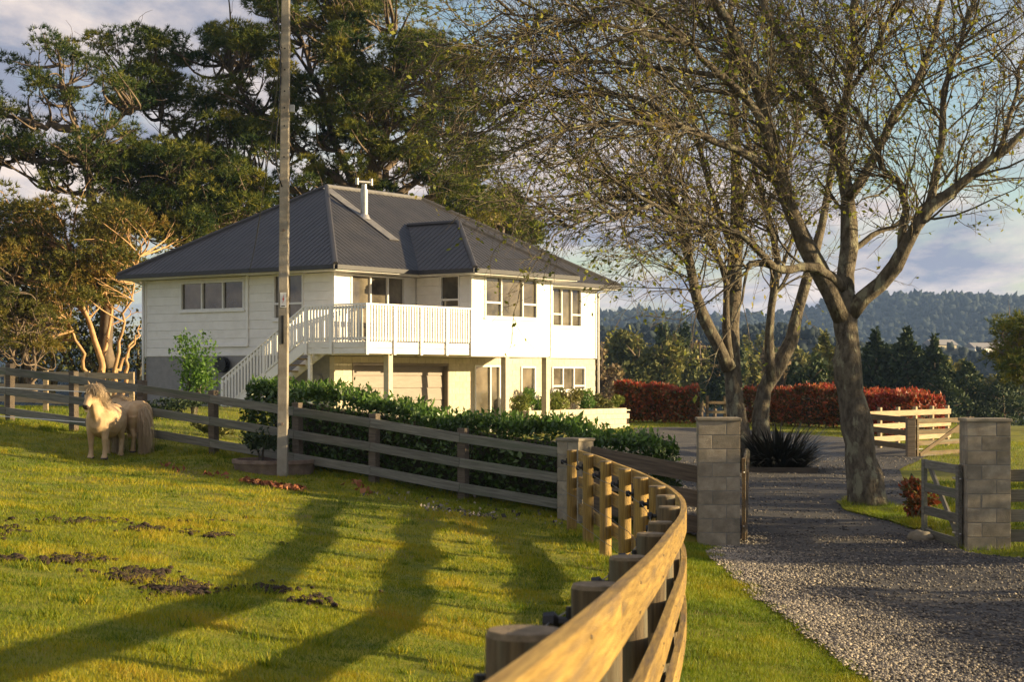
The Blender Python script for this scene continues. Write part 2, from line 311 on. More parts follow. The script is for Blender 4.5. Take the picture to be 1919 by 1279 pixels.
_W = np.linalg.solve(_A, np.r_[CP[:, 2], 0])
def sstep(a, b, x): t = np.clip((x - a) / (b - a), 0, 1); return t * t * (3 - 2 * t)
def gz(x, y):
    x = np.asarray(x, float); y = np.asarray(y, float); sh = np.broadcast(x, y).shape; x, y = np.broadcast_to(x, sh).ravel(), np.broadcast_to(y, sh).ravel(); out = np.empty(len(x))
    for i in range(0, len(x), 20000):
        q = slice(i, i + 20000); d = np.hypot(x[q, None] - CP[None, :, 0], y[q, None] - CP[None, :, 1]); out[q] = -d @ _W[:-1] + _W[-1]
    k = sstep(16, 40, np.abs(x)) ; out = out * (1 - k) + np.clip(out, -1.0, .8) * k
    out += .018 * np.sin(x * 1.7 + .6 * y) * np.sin(y * 1.3 - .4 * x) + .008 * np.sin(3.9 * x + 1) * np.sin(4.3 * y)
    f = sstep(80, 170, y + .25 * np.clip(x, 0, 200)); out = out * (1 - f) + f * (-14 - 10 * sstep(170, 700, y))
    return out.reshape(sh)
def gz1(x, y): return float(gz(np.array([x]), np.array([y]))[0])
def axis(parts):
    o = []
    for a, b, s in parts: o += list(np.arange(a, b, s))
    return np.array(o)
gx = np.r_[-2400, -1500, -800, -400, -200, -120, axis([(-80, -16, 4), (-16, 16, .3), (16, 60, 3), (60, 121, 12)]), 200, 400, 800, 1500, 2400]
gy = np.r_[-400, -120, -50, -20, axis([(-8, 2, 1), (2, 46, .3), (46, 90, 1.2), (90, 200, 8)]), 200, 260, 340, 450, 600, 800, 1100, 1500, 2200, 2800]
X, Y = np.meshgrid(gx, gy); Z = gz(X, Y); nx, ny = len(gx), len(gy); ii = np.arange(nx * ny).reshape(ny, nx)
tag(fast('ground', np.stack([X, Y, Z], -1).reshape(-1, 3), np.stack([ii[:-1, :-1], ii[:-1, 1:], ii[1:, 1:], ii[1:, :-1]], -1).reshape(-1, 4), 'ground', smooth=True), 'grassy paddock and lawn ground falling away to a valley', kind='structure')
DRIVE = [(2.75, 3), (2.68, 8), (2.65, 13), (2.6, 18), (2.62, 22), (2.75, 23.6), (3.15, 24.9), (2.2, 26.0), (1.9, 29), (-.4, 34.5), (-2.6, 41), (-3.4, 46), (-3.9, 50.5), (-1.8, 51.5), (1.2, 52.5), (4.2, 59), (4.5, 63.6), (7.4, 64.6), (9.9, 60.5), (11.6, 56), (11.3, 49.5), (11.0, 45.5), (9.0, 40), (7.6, 33), (6.6, 27.5), (6.25, 25), (6.2, 23.4), (6.75, 21.8), (7.0, 17), (7.0, 10), (7.0, 3)]
def sheet(name, poly, step, lift, m, parent=None):
    poly = np.array(poly); pts = []; edges = []
    for i in range(len(poly)):
        a, b = poly[i], poly[(i + 1) % len(poly)]; n = max(1, int(np.hypot(*(b - a)) / step))
        for k in range(n): pts.append(a + (b - a) * k / n)
    nb = len(pts); edges = [(i, (i + 1) % nb) for i in range(nb)]
    xs = np.arange(poly[:, 0].min(), poly[:, 0].max(), step); ys = np.arange(poly[:, 1].min(), poly[:, 1].max(), step); gX, gY = np.meshgrid(xs, ys); k = inside(poly, gX, gY)
    pts += [np.array(p) for p in zip(gX[k], gY[k])]
    v, e, f, *_ = delaunay_2d_cdt([Vector((float(p[0]), float(p[1]))) for p in pts], edges, [], 1, 1e-4)
    v = np.array([(p.x, p.y) for p in v]); z = gz(v[:, 0], v[:, 1]) + lift
    f = [q if len(q) == 3 else q[:3] for q in f]
    return fast(name, np.c_[v, z], np.array(f)[:, ::1], m, parent, smooth=True)
tag(sheet('driveway', DRIVE, .5, .03, 'gravel'), 'grey gravel driveway through the block pillars to the house', kind='structure')
ISLAND = [(5.9, 31.4), (6.6, 31.6), (6.75, 28.5), (6.55, 26.6), (6.15, 26.4), (5.95, 28.2), (5.75, 29.8)]
tag(sheet('lawn_island', ISLAND, .3, .055, 'ground'), 'small grass island in the gravel below the large tree', kind='structure')
# ------------------------------------------------------------------ house (local x = a along the front, local y = b towards the back)
B_, A1, A2, A3, BD = 8.44, 3.92, 8.28, 14.43, 2.27
ZB, ZE, ZR, OV = 2.30, 5.0, 8.08, .66
house = thing('house', 'white weatherboard two-storey house with dark hipped steel roof and raised deck', 'house', (HC.x, HC.y, 0), math.pi / 2 - TH)
def ray(px): return (px - 960) / FPX
def ha(px, b):                             # a on the plane b = const seen at px
    k = ray(px); return -((HC.x + b * HV.x) - k * (HC.y + b * HV.y)) / (HU.x - k * HU.y)
def hb(px, a):
    k = ray(px); return -((HC.x + a * HU.x) - k * (HC.y + a * HU.y)) / (HV.x - k * HV.y)
def hz(py, a, b): return EYE + (HZ - py) / FPX * hw(a, b)[1]
class Plane:                               # s runs along the wall, n points out of it
    def __init__(s, o, e, n): s.o, s.e, s.n = Vector(o), Vector(e), Vector(n)
    def box(s, mb, s0, s1, z0, z1, n0, n1):
        c = s.o + s.e * (s0 + s1) / 2 + s.n * (n0 + n1) / 2 + Vector((0, 0, (z0 + z1) / 2))
        return mb.box(c, s.e * (s1 - s0) / 2, s.n * (n1 - n0) / 2, (0, 0, (z1 - z0) / 2))
    def board(s, mb, s0, s1, z0, z1, n0, nb, ntp):     # a weatherboard, thicker at its lower edge
        P = lambda q, z, n: s.o + s.e * q + s.n * n + Vector((0, 0, z)); k = len(mb.v)
        for q in (s0, s1):
            for z, n in ((z0, n0), (z0, nb), (z1, ntp), (z1, n0)): mb.v.append(P(q, z, n)); mb.g.append((q, z, n))
        for f in ((0, 1, 5, 4), (1, 2, 6, 5), (2, 3, 7, 6), (3, 0, 4, 7), (0, 3, 2, 1), (4, 5, 6, 7)): mb.f.append(tuple(k + i for i in f))
        return mb
FRONT = lambda b: Plane((0, b, 0), (1, 0, 0), (0, -1, 0))
LEFT = lambda a: Plane((a, 0, 0), (0, 1, 0), (-1, 0, 0))
def minus(rect, holes):
    out = [rect]
    for h in holes:
        nx_ = []
        for (x0, x1, z0, z1) in out:
            if h[0] >= x1 or h[1] <= x0 or h[2] >= z1 or h[3] <= z0: nx_.append((x0, x1, z0, z1)); continue
            if h[0] > x0: nx_.append((x0, h[0], z0, z1))
            if h[1] < x1: nx_.append((h[1], x1, z0, z1))
            c0, c1 = max(x0, h[0]), min(x1, h[1])
            if h[2] > z0: nx_.append((c0, c1, z0, h[2]))
            if h[3] < z1: nx_.append((c0, c1, h[3], z1))
        out = nx_
    return [r for r in out if r[1] - r[0] > .02 and r[3] - r[2] > .01]
def boarded(plane, s0, s1, z0, z1, holes, corner=True):
    wall = plane.box(MB(), s0 + .01, s1 - .01, z0 + .02, z1 - .01, -.30, -.10).build('wall', 'white', house, world=False)
    z = z0
    while z < z1 - .02:
        t = min(z + .28, z1)
        for (x0, x1, q0, q1) in minus((s0, s1, z, t - .004), holes):
            plane.board(MB(), x0, x1, q0, q1, -.098, .021, .011).build('weatherboard', 'white', wall, world=False)
        z += .28
    return wall
def window(plane, s0, s1, z0, z1, mull=(), trans=(), name='window', fm='alu', sill=True):
    f = MB(); w = .055
    for a, b, c, d in ((s0, s1, z1 - w, z1), (s0, s1, z0, z0 + w), (s0, s0 + w, z0 + w, z1 - w), (s1 - w, s1, z0 + w, z1 - w)): plane.box(f, a, b, c, d, -.09, .045)
    for m in mull: plane.box(f, s0 + (s1 - s0) * m - .03, s0 + (s1 - s0) * m + .03, z0 + w, z1 - w, -.088, .035)
    ms = [0, *mull, 1]
    for (i, t) in trans:
        a = s0 + (s1 - s0) * ms[i] + .04; b = s0 + (s1 - s0) * ms[i + 1] - .04; plane.box(f, a, b, z0 + (z1 - z0) * t - .03, z0 + (z1 - z0) * t + .03, -.086, .03)
    o = f.build(name, fm, house, world=False)
    for i in range(len(ms) - 1):
        a = s0 + (s1 - s0) * ms[i] + .025; b = s0 + (s1 - s0) * ms[i + 1] - .025
        plane.box(MB(), a, b, z0 + .03, z1 - .03, -.05, -.035).build('pane', 'glass', o, world=False)
    if sill: plane.box(MB(), s0 - .05, s1 + .05, z0 - .06, z0 - .004, -.02, .075).build('sill', 'trim', o, world=False)
    # casing boards round the opening
    return o
WT = ZE - .16
# upper walls
pl = LEFT(0); h1 = (hb(459, 0), hb(340, 0), hz(579, 0, 3), hz(523, 0, 3)); h2 = (hb(570, 0), hb(514, 0), hz(598, 0, 1), hz(512, 0, 1))
boarded(pl, .0, B_, ZB, WT, [h1, h2])
window(pl, *h1, mull=(.33, .66)); window(pl, *h2, mull=(.55,), trans=((0, .35), (1, .35)))
pf = FRONT(0); h3 = (ha(657, 0), ha(758, 0), ZB + .4, hz(514, 1, 0)); h4 = (ha(1034, 0), ha(1089, 0), hz(614, 13, 0), hz(541, 13, 0))
boarded(pf, .0, A1 - .03, ZB, WT, [h3]); window(pf, *h3, mull=(.36, .68), trans=((0, .52),), name='sliding_door', sill=False)
boarded(pf, A2 + .03, A3, ZB, WT, [h4]); window(pf, *h4, mull=(.33, .66), trans=((0, .32), (2, .32)))
pb = FRONT(-BD); h5 = (ha(908, -BD), ha(1006, -BD), hz(597, 6, -BD), hz(520, 6, -BD))
boarded(pb, A1, A2, ZB, WT, [h5]); window(pb, *h5, mull=(.31, .72), trans=((0, .36), (2, .36)))
pc = LEFT(A1); h6 = (hb(863, A1), hb(826, A1), hz(578, A1, -1), hz(517, A1, -1))
boarded(pc, -BD + .03, -.03, ZB, WT, [h6]); window(pc, *h6, trans=((0, .25),))
right_wall = MB().bb(A2 - .2, A2 - .02, -BD + .1, 0, ZB, WT).bb(A3 - .2, A3 - .02, .1, B_, -.3, WT).bb(.1, A3 - .05, B_ - .2, B_, -.3, WT).build('rear_wall', 'white', house, world=False)
for (a, b) in ((0, 0), (0, B_), (A1, -BD), (A2, -BD), (A3, 0)):     # corner stops
    MB().bb(a - .045, a + .045, b - .045, b + .045, ZB - .02, WT).build('corner_board', 'trim', house, world=False)
for b in (hb(466, 0),):
    LEFT(0).box(MB(), b - .04, b + .04, ZB + .3, WT, .03, .07).build('cover_batten', 'trim', house, world=False)
LEFT(0).box(MB(), hb(466, 0), hb(345, 0), ZB + .28, ZB + .36, .03, .08).build('trim_board', 'trim', house, world=False)
MB().bb(.02, A3 - .03, .02, B_ - .02, ZB - .02, ZB + .01).bb(A1 + .02, A2 - .02, -BD + .02, .0, ZB - .03, ZB + .015).build('floor_soffit', 'white', house, world=False)
dp = MB().tube([(-.09, B_ + .05, WT), (-.09, B_ + .05, .3)], .04, 8); dp.tube([(-.5, B_ + .45, WT + .08), (-.3, B_ + .2, WT - .06), (-.09, B_ + .05, WT - .15)], .04, 8).build('downpipe', 'trim', house, world=False, smooth=True)
MB().tube([(A3 + .45, -.45, WT + .08), (A3 + .3, -.3, WT - .05), (A3 + .08, -.08, WT - .12), (A3 + .08, -.08, -.2)], .04, 8).build('downpipe', 'trim', house, world=False, smooth=True)
# lower storey of blocks
GA, GB = ha(661, 0), ha(841, 0)
holes = [(GA, GB, -.35, hz(681, 3, 0)), (ha(889, 0), ha(937, 0), -.35, hz(685, 7.5, 0)), (ha(976, 0), ha(1003, 0), hz(752, 9, 0), hz(687, 9, 0)), (ha(1034, 0), ha(1096, 0), hz(733, 12, 0), hz(688, 12, 0))]
low = MB().bb(.05, A3 - .05, .26, .4, -.35, ZB - .03).build('lower_wall', 'cream', house, world=False)
bm_ = {}
z = -.35; row = 0
while z < ZB - .05:
    t = min(z + .2, ZB - .03); x = 0 if row % 2 == 0 else -.2
    while x < A3:
        for (x0, x1, z0, z1) in minus((max(0, x), min(A3, x + .4), z, t), holes):
            if x1 - x0 < .05: continue
            key = (round(x1 - x0, 2), round(z1 - z0, 2))
            if key not in bm_:
                q = MB().bb(-(x1 - x0) / 2 + .004, (x1 - x0) / 2 - .004, -.095, .095, -(z1 - z0) / 2 + .004, (z1 - z0) / 2 - .004)
                o = q.build('block', 'house_block', low, world=False); bm_[key] = o.data
            else: o = link('block', bm_[key], None, low)
            o.location = ((x0 + x1) / 2, .095, (z0 + z1) / 2)
        x += .4
    z += .2; row += 1
FRONT(0).box(MB(), .02, A3 - .02, -.34, ZB - .04, -.188, -.012).build('mortar', 'cream', low, world=False)
# cut the mortar core away at the openings by rebuilding it from strips
mo = low.children[-1]; bpy.data.objects.remove(mo)
mb = MB()
for r_ in minus((.02, A3 - .02, -.34, ZB - .04), holes): FRONT(0).box(mb, *r_, -.185, -.007)
mb.build('mortar', 'cream', low, world=False)
MB().bb(.0, .25, .19, B_, -.35, ZB - .02).build('basement_wall', 'grey_wall', house, world=False)
gd = MB().bb(GA, GB, .20, .24, -.35, holes[0][3]).build('garage_door', 'garage', house, world=False)
gh = holes[0][3] - (-.35); nP = 6
for i in range(nP):
    z0 = -.35 + gh * i / nP; k = MB(); pts = []
    FRONT(0).board(k, GA + .06, GB - .06, z0 + .012, z0 + gh / nP - .012, -.2, -.15, -.175); k.build('door_panel', 'garage', gd, world=False)
fr = MB(); FRONT(0).box(fr, GA, GA + .06, -.35, holes[0][3], -.2, .02); FRONT(0).box(fr, GB - .06, GB, -.35, holes[0][3], -.2, .02); FRONT(0).box(fr, GA + .06, GB - .06, holes[0][3] - .08, holes[0][3], -.2, .015); fr.build('door_frame', 'garage', gd, world=False)
window(pf, *holes[1], mull=(.62,), name='entrance_door', fm='trim', sill=False)
window(pf, *holes[2], mull=()); window(pf, *holes[3], mull=(.33, .66), trans=((0, .2), (2, .2)))
hd = window(LEFT(0), hb(408, 0), hb(366, 0), .2, hz(680, 0, 5), name='basement_door', fm='grey_wall', sill=False)
MB().tube([(-.05, hb(600, 0), 1.45), (-.05, hb(590, 0), 1.45)], .01, 4).box((-.06, hb(598, 0), 1.5), (.06, 0, 0), (0, .16, 0), (0, 0, .17)).build('meter_box', 'grey_wall', house, world=False)
rl = MB(); c = Vector((-.2, hb(425, 0), hz(684, 0, 4)))
for q in (-.09, .09): rl.tube([c + Vector((q - .012, 0, 0)), c + Vector((q + .012, 0, 0))], .26, 16)
rl.tube([c + Vector((-.09, 0, 0)), c + Vector((.09, 0, 0))], .13, 12).build('hose_reel', 'black', house, world=False, smooth='edge')
# deck, posts, balustrade, stairs
E0, DZ = -1.136, 2.66
deck = MB().bb(E0 + .03, A1 - .02, -BD + .03, -.02, DZ - .14, DZ - .03).build('deck', 'trim', house, world=False)
for (x0, x1, y0, y1) in ((E0, A1 - .02, -BD - .012, -BD + .025), (E0 - .02, E0 + .02, -BD + .03, .1)):
    for k in range(2): MB().bb(x0, x1, y0, y1, ZB + .01 + .18 * k, ZB + .185 + .18 * k - .006).build('fascia_board', 'white', deck, world=False)
nb_ = 20
for i in range(nb_):
    y0 = -BD + .03 + (BD - .05) * i / nb_; MB().bb(E0 + .03, A1 - .03, y0, y0 + BD / nb_ - .008, DZ - .03, DZ).build('deck_board', 'wood_pale', deck, world=False)
rail = MB().bb(E0 - .03, A1 - .03, -BD - .05, -BD + .06, 3.74, 3.79).bb(E0, A1 - .03, -BD - .015, -BD + .02, 3.64, 3.72).bb(E0, A1 - .03, -BD - .015, -BD + .02, DZ + .07, DZ + .14)
rail.bb(E0 - .045, E0 + .06, -BD + .06, .12, 3.742, 3.788).bb(E0 - .015, E0 + .02, -BD + .02, .1, 3.64, 3.72).bb(E0 - .015, E0 + .02, -BD + .02, .1, DZ + .07, DZ + .14)
rail = rail.build('balustrade', 'trim', house, world=False)
bal = MB().bb(-.03, .03, -.018, .018, DZ + .03, 3.73).build('baluster', 'trim', rail, world=False); bal.location = (E0 + .1, -BD - .035, 0)
x = E0 + .1 + .125
while x < A1 - .1:
    o = link('baluster', bal.data, None, rail); o.location = (x, -BD - .035, 0); x += .125
y = -BD + .12
while y < .05:
    o = link('baluster', bal.data, None, rail); o.location = (E0 - .035, y, 0); o.rotation_euler.z = math.pi / 2; y += .125
for i in range(5):
    x = E0 + (A1 - .06 - E0) * i / 4; MB().bb(x - .05, x + .05, -BD - .075, -BD - .055 + .0, ZB - .02, 3.735).build('rail_post', 'trim', rail, world=False)
for y in (-.95, .06): MB().bb(E0 - .075, E0 - .055, y - .05, y + .05, ZB, 3.735).build('rail_post', 'trim', rail, world=False)
for a, b in ((ha(728, -BD + .15), -BD + .15), (ha(947, -BD + .15), -BD + .15), (ha(1023, -BD + .15), -BD + .15)):
    MB().bb(a - .1, a + .1, b - .1, b + .1, -.4, ZB + .0).build('deck_post', 'house_block', house, world=False, bevel=.01)
MB().bb(E0 + .02, E0 + .12, -.05, .05, -.2, DZ - .14).build('landing_post', 'trim', house, world=False)
stair = MB(); y0, y1, z0, z1 = .1, 3.55, DZ, .52
for x in (E0 - .02, -.16): stair.beam((x, y0, z0 - .12), (x, y1, z1 - .02), .045, .28)
stair = stair.build('staircase', 'trim', house, world=False)
for i in range(11):
    t = (i + .5) / 11.5; MB().bb(E0, -.18, y0 + (y1 - y0) * t - .13, y0 + (y1 - y0) * t + .14, z0 + (z1 - z0) * t - .05, z0 + (z1 - z0) * t - .01).build('tread', 'wood_pale', stair, world=False)
sr = MB()
for x in (E0 - .03,):
    sr.beam((x, y0 - .03, z0 + 1.10), (x, y1 + .1, z1 + 1.02), .10, .05); sr.beam((x, y0, z0 + 1.0), (x, y1, z1 + .93), .04, .08); sr.beam((x, y0, z0 + .17), (x, y1, z1 + .12), .04, .07)
    sr.bb(x - .05, x + .05, y1, y1 + .1, z1 - .25, z1 + 1.0).bb(x - .05, x + .05, 1.75, 1.85, 1.0, 2.6)
sr = sr.build('stair_rail', 'trim', house, world=False)
for i in range(25):
    t = (i + .7) / 25.6; y = y0 + (y1 - y0) * t; zc = z0 + (z1 - z0) * t; MB().bb(E0 - .055 - .018, E0 - .055 + .018, y - .03, y + .03, zc + .12, zc + 1.05).build('baluster', 'trim', sr, world=False)
# roof
e0, e1, f0, f1 = -OV, A3 + OV, -OV, B_ + OV; RB = B_ / 2; RA0, RA1 = 4.26, 9.3
AP = Vector(((A1 + A2) / 2, -.045, 6.77)); b0, b1, g0 = A1 - OV, A2 + OV, -BD - OV
slope = (ZR - ZE) / (RB + OV); vb = (AP.z - ZE) / slope - OV
c0, c1, c2, c3 = (e0, f0, ZE), (e1, f0, ZE), (e1, f1, ZE), (e0, f1, ZE); r0, r1_ = (RA0, RB, ZR), (RA1, RB, ZR); V0 = (AP.x, vb, AP.z); VL, VR = (b0, f0, ZE), (b1, f0, ZE)
faces = {'left': [c0, r0, c3][::-1], 'front': [c0, VL, V0, VR, c1, r1_, r0], 'right': [c1, c2, r1_], 'back': [c2, c3, r0, r1_], 'bay_left': [VL, (b0, g0, ZE), tuple(AP), V0], 'bay_front': [(b0, g0, ZE), (b1, g0, ZE), tuple(AP)], 'bay_right': [(b1, g0, ZE), VR, V0, tuple(AP)]}
roof = bpy.data.objects.new('roof', None); COL.objects.link(roof); roof.parent = house
mb = MB()
for f in faces.values(): mb.poly(f)
roof_skin = mb.build('roof_sheet', 'roof', roof, world=False)
def ribs(poly, pitch, h):                  # standing ribs that run up the slope, clipped to the face
    P = [Vector(p) for p in poly]; n = Vector((0, 0, 0))
    for i in range(len(P)): n += P[i].cross(P[(i + 1) % len(P)])
    n.normalize()
    if n.z < 0: n = -n
    up = (Vector((0, 0, 1)) - n * n.z).normalized(); e = up.cross(n); o = P[0]; q = [((p - o).dot(e), (p - o).dot(up)) for p in P]; mb = MB()
    s = min(a for a, _ in q) + pitch / 2
    while s < max(a for a, _ in q):
        xs = []
        for i in range(len(q)):
            (xa, ya), (xb, yb) = q[i], q[(i + 1) % len(q)]
            if (xa > s) != (xb > s): xs.append(ya + (yb - ya) * (s - xa) / (xb - xa))
        xs.sort()
        for a, b in zip(xs[::2], xs[1::2]):
            if b - a > .15: mb.box(o + e * s + up * (a + b) / 2 + n * h / 2, up * ((b - a) / 2 - .03), e * .028, n * h / 2)
        s += pitch
    return mb
for k in ('left', 'front', 'right', 'bay_left', 'bay_front', 'bay_right'): tag(ribs(faces[k], .22, .010).build('roof_ribs', 'roof', roof, world=False), kind='stuff')
def cap(a, b, w=.2, h=.05):
    mb = MB().tube([Vector(a) + Vector((0, 0, .01)), Vector(b) + Vector((0, 0, .01))], w / 2, 8); return mb.build('ridge_cap', 'flash' if h > .05 else 'roof', roof, world=False, smooth='edge')
for a, b in ((r0, r1_), (c0, r0), (c3, r0), (c1, r1_), (c2, r1_), ((b0, g0, ZE), AP), ((b1, g0, ZE), AP), (AP, V0)): cap(a, b, .17, .06 if a is r0 else .05)
gut = MB()
def gutter(p, q):
    p, q = Vector(p), Vector(q); d = (q - p).normalized(); o = Vector((d.y, -d.x, 0)); MB().beam(p + Vector((0, 0, -.065)) + o * .03, q + Vector((0, 0, -.065)) + o * .03, .11, .13).build('gutter', 'gutter', roof, world=False)
gutter(c3, c0); gutter(c0, VL); gutter(VL, (b0, g0, ZE)); gutter((b0, g0, ZE), (b1, g0, ZE)); gutter((b1, g0, ZE), VR); gutter(VR, c1); gutter(c1, c2)
sf = MB().bb(e0 + .02, e1 - .02, f0 + .02, f1 - .02, WT - .002, WT + .03).bb(b0 + .02, b1 - .02, g0 + .02, f0 + .02, WT - .004, WT + .028).build('soffit', 'trim', roof, world=False)
# flue on the front slope with its flashing strip
fb = 2.35; fa = ha(683, fb); fz = ZE + slope * (fb + OV)
up = Vector((0, 1, slope)).normalized(); nr = Vector((0, -slope, 1)).normalized()
MB().box(Vector((fa + .02, 2.55, ZE + slope * (2.55 + OV))) + nr * .03, Vector((.24, 0, 0)), up * 1.75, nr * .012).build('flashing', 'flash', roof, world=False)
fl = MB().tube([(fa, fb, fz - .1), (fa, fb, fz + .95)], .125, 14).tube([(fa, fb, fz - .05), (fa, fb, fz + .12)], [.22, .14], 14).tube([(fa, fb, fz + .9), (fa, fb, fz + 1.12)], .09, 12).build('flue', 'steel', roof, world=False, smooth='edge')
cw = MB().tube([(fa - .24, fb + .10, fz + 1.2), (fa + .24, fb - .10, fz + 1.2)], .045, 10)
for s in (-1, 1): cw.tube([(fa + .24 * s, fb - .10 * s, fz + 1.1), (fa + .24 * s, fb - .10 * s, fz + 1.32)], .06, 10)
cw.build('flue_cowl', 'steel', roof, world=False, smooth='edge')
# block planter in front of the right wing
pl_ = thing('planter_box', 'low cream block planter wall under the right-hand ground floor window', 'planter', (*hw(8.75, -1.0), 0), math.pi / 2 - TH)
PAL, PBD = 15.2 - 8.75, .95
core = MB().bb(.02, PAL - .02, .02, PBD, -.4, .26).build('planter_core', 'soil', pl_, world=False)
MB().bb(-.02, PAL + .02, -.03, PBD, .345, .385).build('coping', 'house_block', pl_, world=False)
bl = MB().bb(-.196, .196, -.04, .05, -.096, .096).build('block', 'house_block', pl_, world=False); bl.location = (.2, .0, -.25)
hf = MB().bb(-.096, .096, -.04, .05, -.096, .096).build('block', 'house_block', pl_, world=False); hf.location = (.1, 0, -.05)
for r_ in range(4):
    x = .2 if r_ % 2 == 0 else .4
    if r_ % 2 and r_ != 1: o = link('block', hf.data, None, pl_); o.location = (.1, 0, -.25 + .2 * r_)
    while x < PAL - .15:
        if not (r_ == 0 and x == .2): o = link('block', bl.data, None, pl_); o.location = (x, 0, -.25 + .2 * r_)
        x += .4
    for k in range(2): o = link('block', bl.data, None, pl_); o.location = (.0, .3 + .4 * k, -.25 + .2 * r_); o.rotation_euler.z = math.pi / 2
# ------------------------------------------------------------------ fences
rnd = random.Random(4)
def round_post(parent, x, y, z0, z1, r, m='wood', lean=(0, 0), k=14):
    p = MB(); top = Vector((x + lean[0], y + lean[1], z1)); bot = Vector((x, y, z0)); d = top - bot
    p.tube([bot, bot + d * .3, bot + d * .6, top - d.normalized() * .012], [r * 1.02, r, r * .99, r * .98], k)
    o = p.build('post', m, parent, smooth='edge')
    MB().tube([top - d.normalized() * .013, top], [r * .985, r * .92], k).build('post_top', 'post_top', o, smooth='edge')
    return o
def bent_board(parent, path, w, h, m, name='rail'):    # a board that follows a path, w thick, h tall
    mb = MB(); path = [Vector(p) for p in path]; n = len(path); ln = 0
    for i, p in enumerate(path):
        t = (path[min(i + 1, n - 1)] - path[max(i - 1, 0)]); t.z = 0; t.normalize(); s = Vector((t.y, -t.x, 0))
        if i: ln += (p - path[i - 1]).length
        for a, b in ((-1, -1), (1, -1), (1, 1), (-1, 1)): mb.v.append(p + s * w / 2 * a + Vector((0, 0, h / 2 * b))); mb.g.append((ln, w / 2 * a, h / 2 * b))
    for i in range(n - 1):
        for j in range(4): a = i * 4 + j; b = i * 4 + (j + 1) % 4; mb.f.append((a, b, b + 4, a + 4))
    mb.f.append((3, 2, 1, 0)); e = (n - 1) * 4; mb.f.append((e, e + 1, e + 2, e + 3))
    return mb.build(name, m, parent, bevel=.004)
# curved fence that leads from the camera to the gate
cf = thing('curved_fence', 'curving golden timber rail fence with round posts running from the foreground to the gate', 'fence', (CURVE[3][0], CURVE[3][1], CURVE[3][2] - 1.15))
cx = np.array([c[:2] for c in CURVE]); cz = np.array([c[2] for c in CURVE])
tt = np.arange(len(CURVE)); fine = np.linspace(0, len(CURVE) - 1, 16 * (len(CURVE) - 1) + 1)
def cubic(v): 
    p = np.interp(fine, tt, v)
    for _ in range(60): p[1:-1] = .25 * p[:-2] + .5 * p[1:-1] + .25 * p[2:]
    return p
fx, fy, fzc = cubic(cx[:, 0]), cubic(cx[:, 1]), cubic(cz); tan = unit(np.stack([np.gradient(fx), np.gradient(fy)], 1)); nor = np.stack([tan[:, 1], -tan[:, 0]], 1)
for i in range(1, len(CURVE)):
    k = i * 16; x, y, z = fx[k], fy[k], fzc[k]
    rr = .082 if i < 12 else .072
    p = round_post(cf, x - nor[k, 0] * .02, y - nor[k, 1] * .02, z - 1.4, z + (-.03 if i < 8 else .01) + rnd.uniform(-.012, .012), rr, 'wood' if i < 10 else 'wood_gold', (rnd.uniform(-.015, .015), rnd.uniform(-.01, .01)), 18 if i < 8 else 12)
    if 2 < i < 10:
        nl_ = MB()
        for dz in (.075, .45, .83):
            for q in (-.045, .04):
                c = Vector((x + nor[k, 0] * .1175 + tan[k, 0] * q * .7, y + nor[k, 1] * .1175 + tan[k, 1] * q * .7, z - dz + q)); n3 = Vector((nor[k, 0], nor[k, 1], 0)); nl_.tube([c - n3 * .004, c + n3 * .003], [.006, .005], 6)
        nl_.build('nail_heads', 'wire', p)
    for dz in ((.16, .55, .86) if i < 9 else (.16,)):                 # black insulators on the paddock side
        c = Vector((x - nor[k, 0] * (.02 + rr), y - nor[k, 1] * (.02 + rr), z - dz)); n3 = Vector((-nor[k, 0], -nor[k, 1], 0))
        MB().tube([c, c + n3 * .035, c + n3 * .05, c + n3 * .085], [.018, .018, .034, .03], 8).tube([c + Vector((0, 0, -.05)), c + Vector((0, 0, .05))], .014, 6).build('insulator', 'black', p, smooth='edge')
for r_, dz in enumerate((.075, .45, .83)):
    k0 = 8
    while k0 < len(fx) - 1:
        k1 = min(len(fx) - 1, k0 + 32 if k0 > 8 + 8 * r_ else k0 + 16 + 8 * r_)
        ks = list(range(k0, k1 + 1, 2)); o_ = .095
        pts = [(fx[k] + nor[k, 0] * o_, fy[k] + nor[k, 1] * o_, fzc[k] - dz) for k in ks]
        pts[0] = tuple(Vector(pts[0]) + (Vector(pts[1]) - Vector(pts[0])).normalized() * .004); pts[-1] = tuple(Vector(pts[-1]) - (Vector(pts[-1]) - Vector(pts[-2])).normalized() * .004)
        bent_board(cf, pts, .045, .15, 'wood_gold'); k0 = k1
for dz in (.16, .55, .86):
    MB().tube([(fx[k] - nor[k, 0] * .165, fy[k] - nor[k, 1] * .165, fzc[k] - dz - .012 * math.sin(math.pi * (k % 16) / 16)) for k in range(16, len(fx), 4)], .0035, 5).build('wire', 'wire', cf, smooth=True)
# straight paddock fence up the slope
pf_ = thing('paddock_fence', 'grey weathered three-rail paddock fence running uphill behind the ponies', 'fence', (*FT[1], FZ[1]))
fn = Vector((-.592, -.806, 0))
for i in range(1, len(FT)):
    x, y = FT[i]; z = FZ[i]
    m = MB(); m.box((x - fn.x * .05, y - fn.y * .05, z + .40), Vector((.806, -.592, 0)) * .075, fn * .06, Vector((rnd.uniform(-.01, .01), 0, .73))); m.build('post', 'wood_dark', pf_, bevel=.008)
for i in range(len(FT) - 1):
    for h in (.20, .59, .98):
        a = Vector((*FT[i], FZ[i] + h)) + fn * .036; b = Vector((*FT[i + 1], FZ[i + 1] + h)) + fn * .036
        d = (b - a).normalized(); MB().beam(a + d * (.26 if i == 0 else .003), b - d * .003, .04, .145).build('rail', 'wood_grey', pf_, bevel=.004)
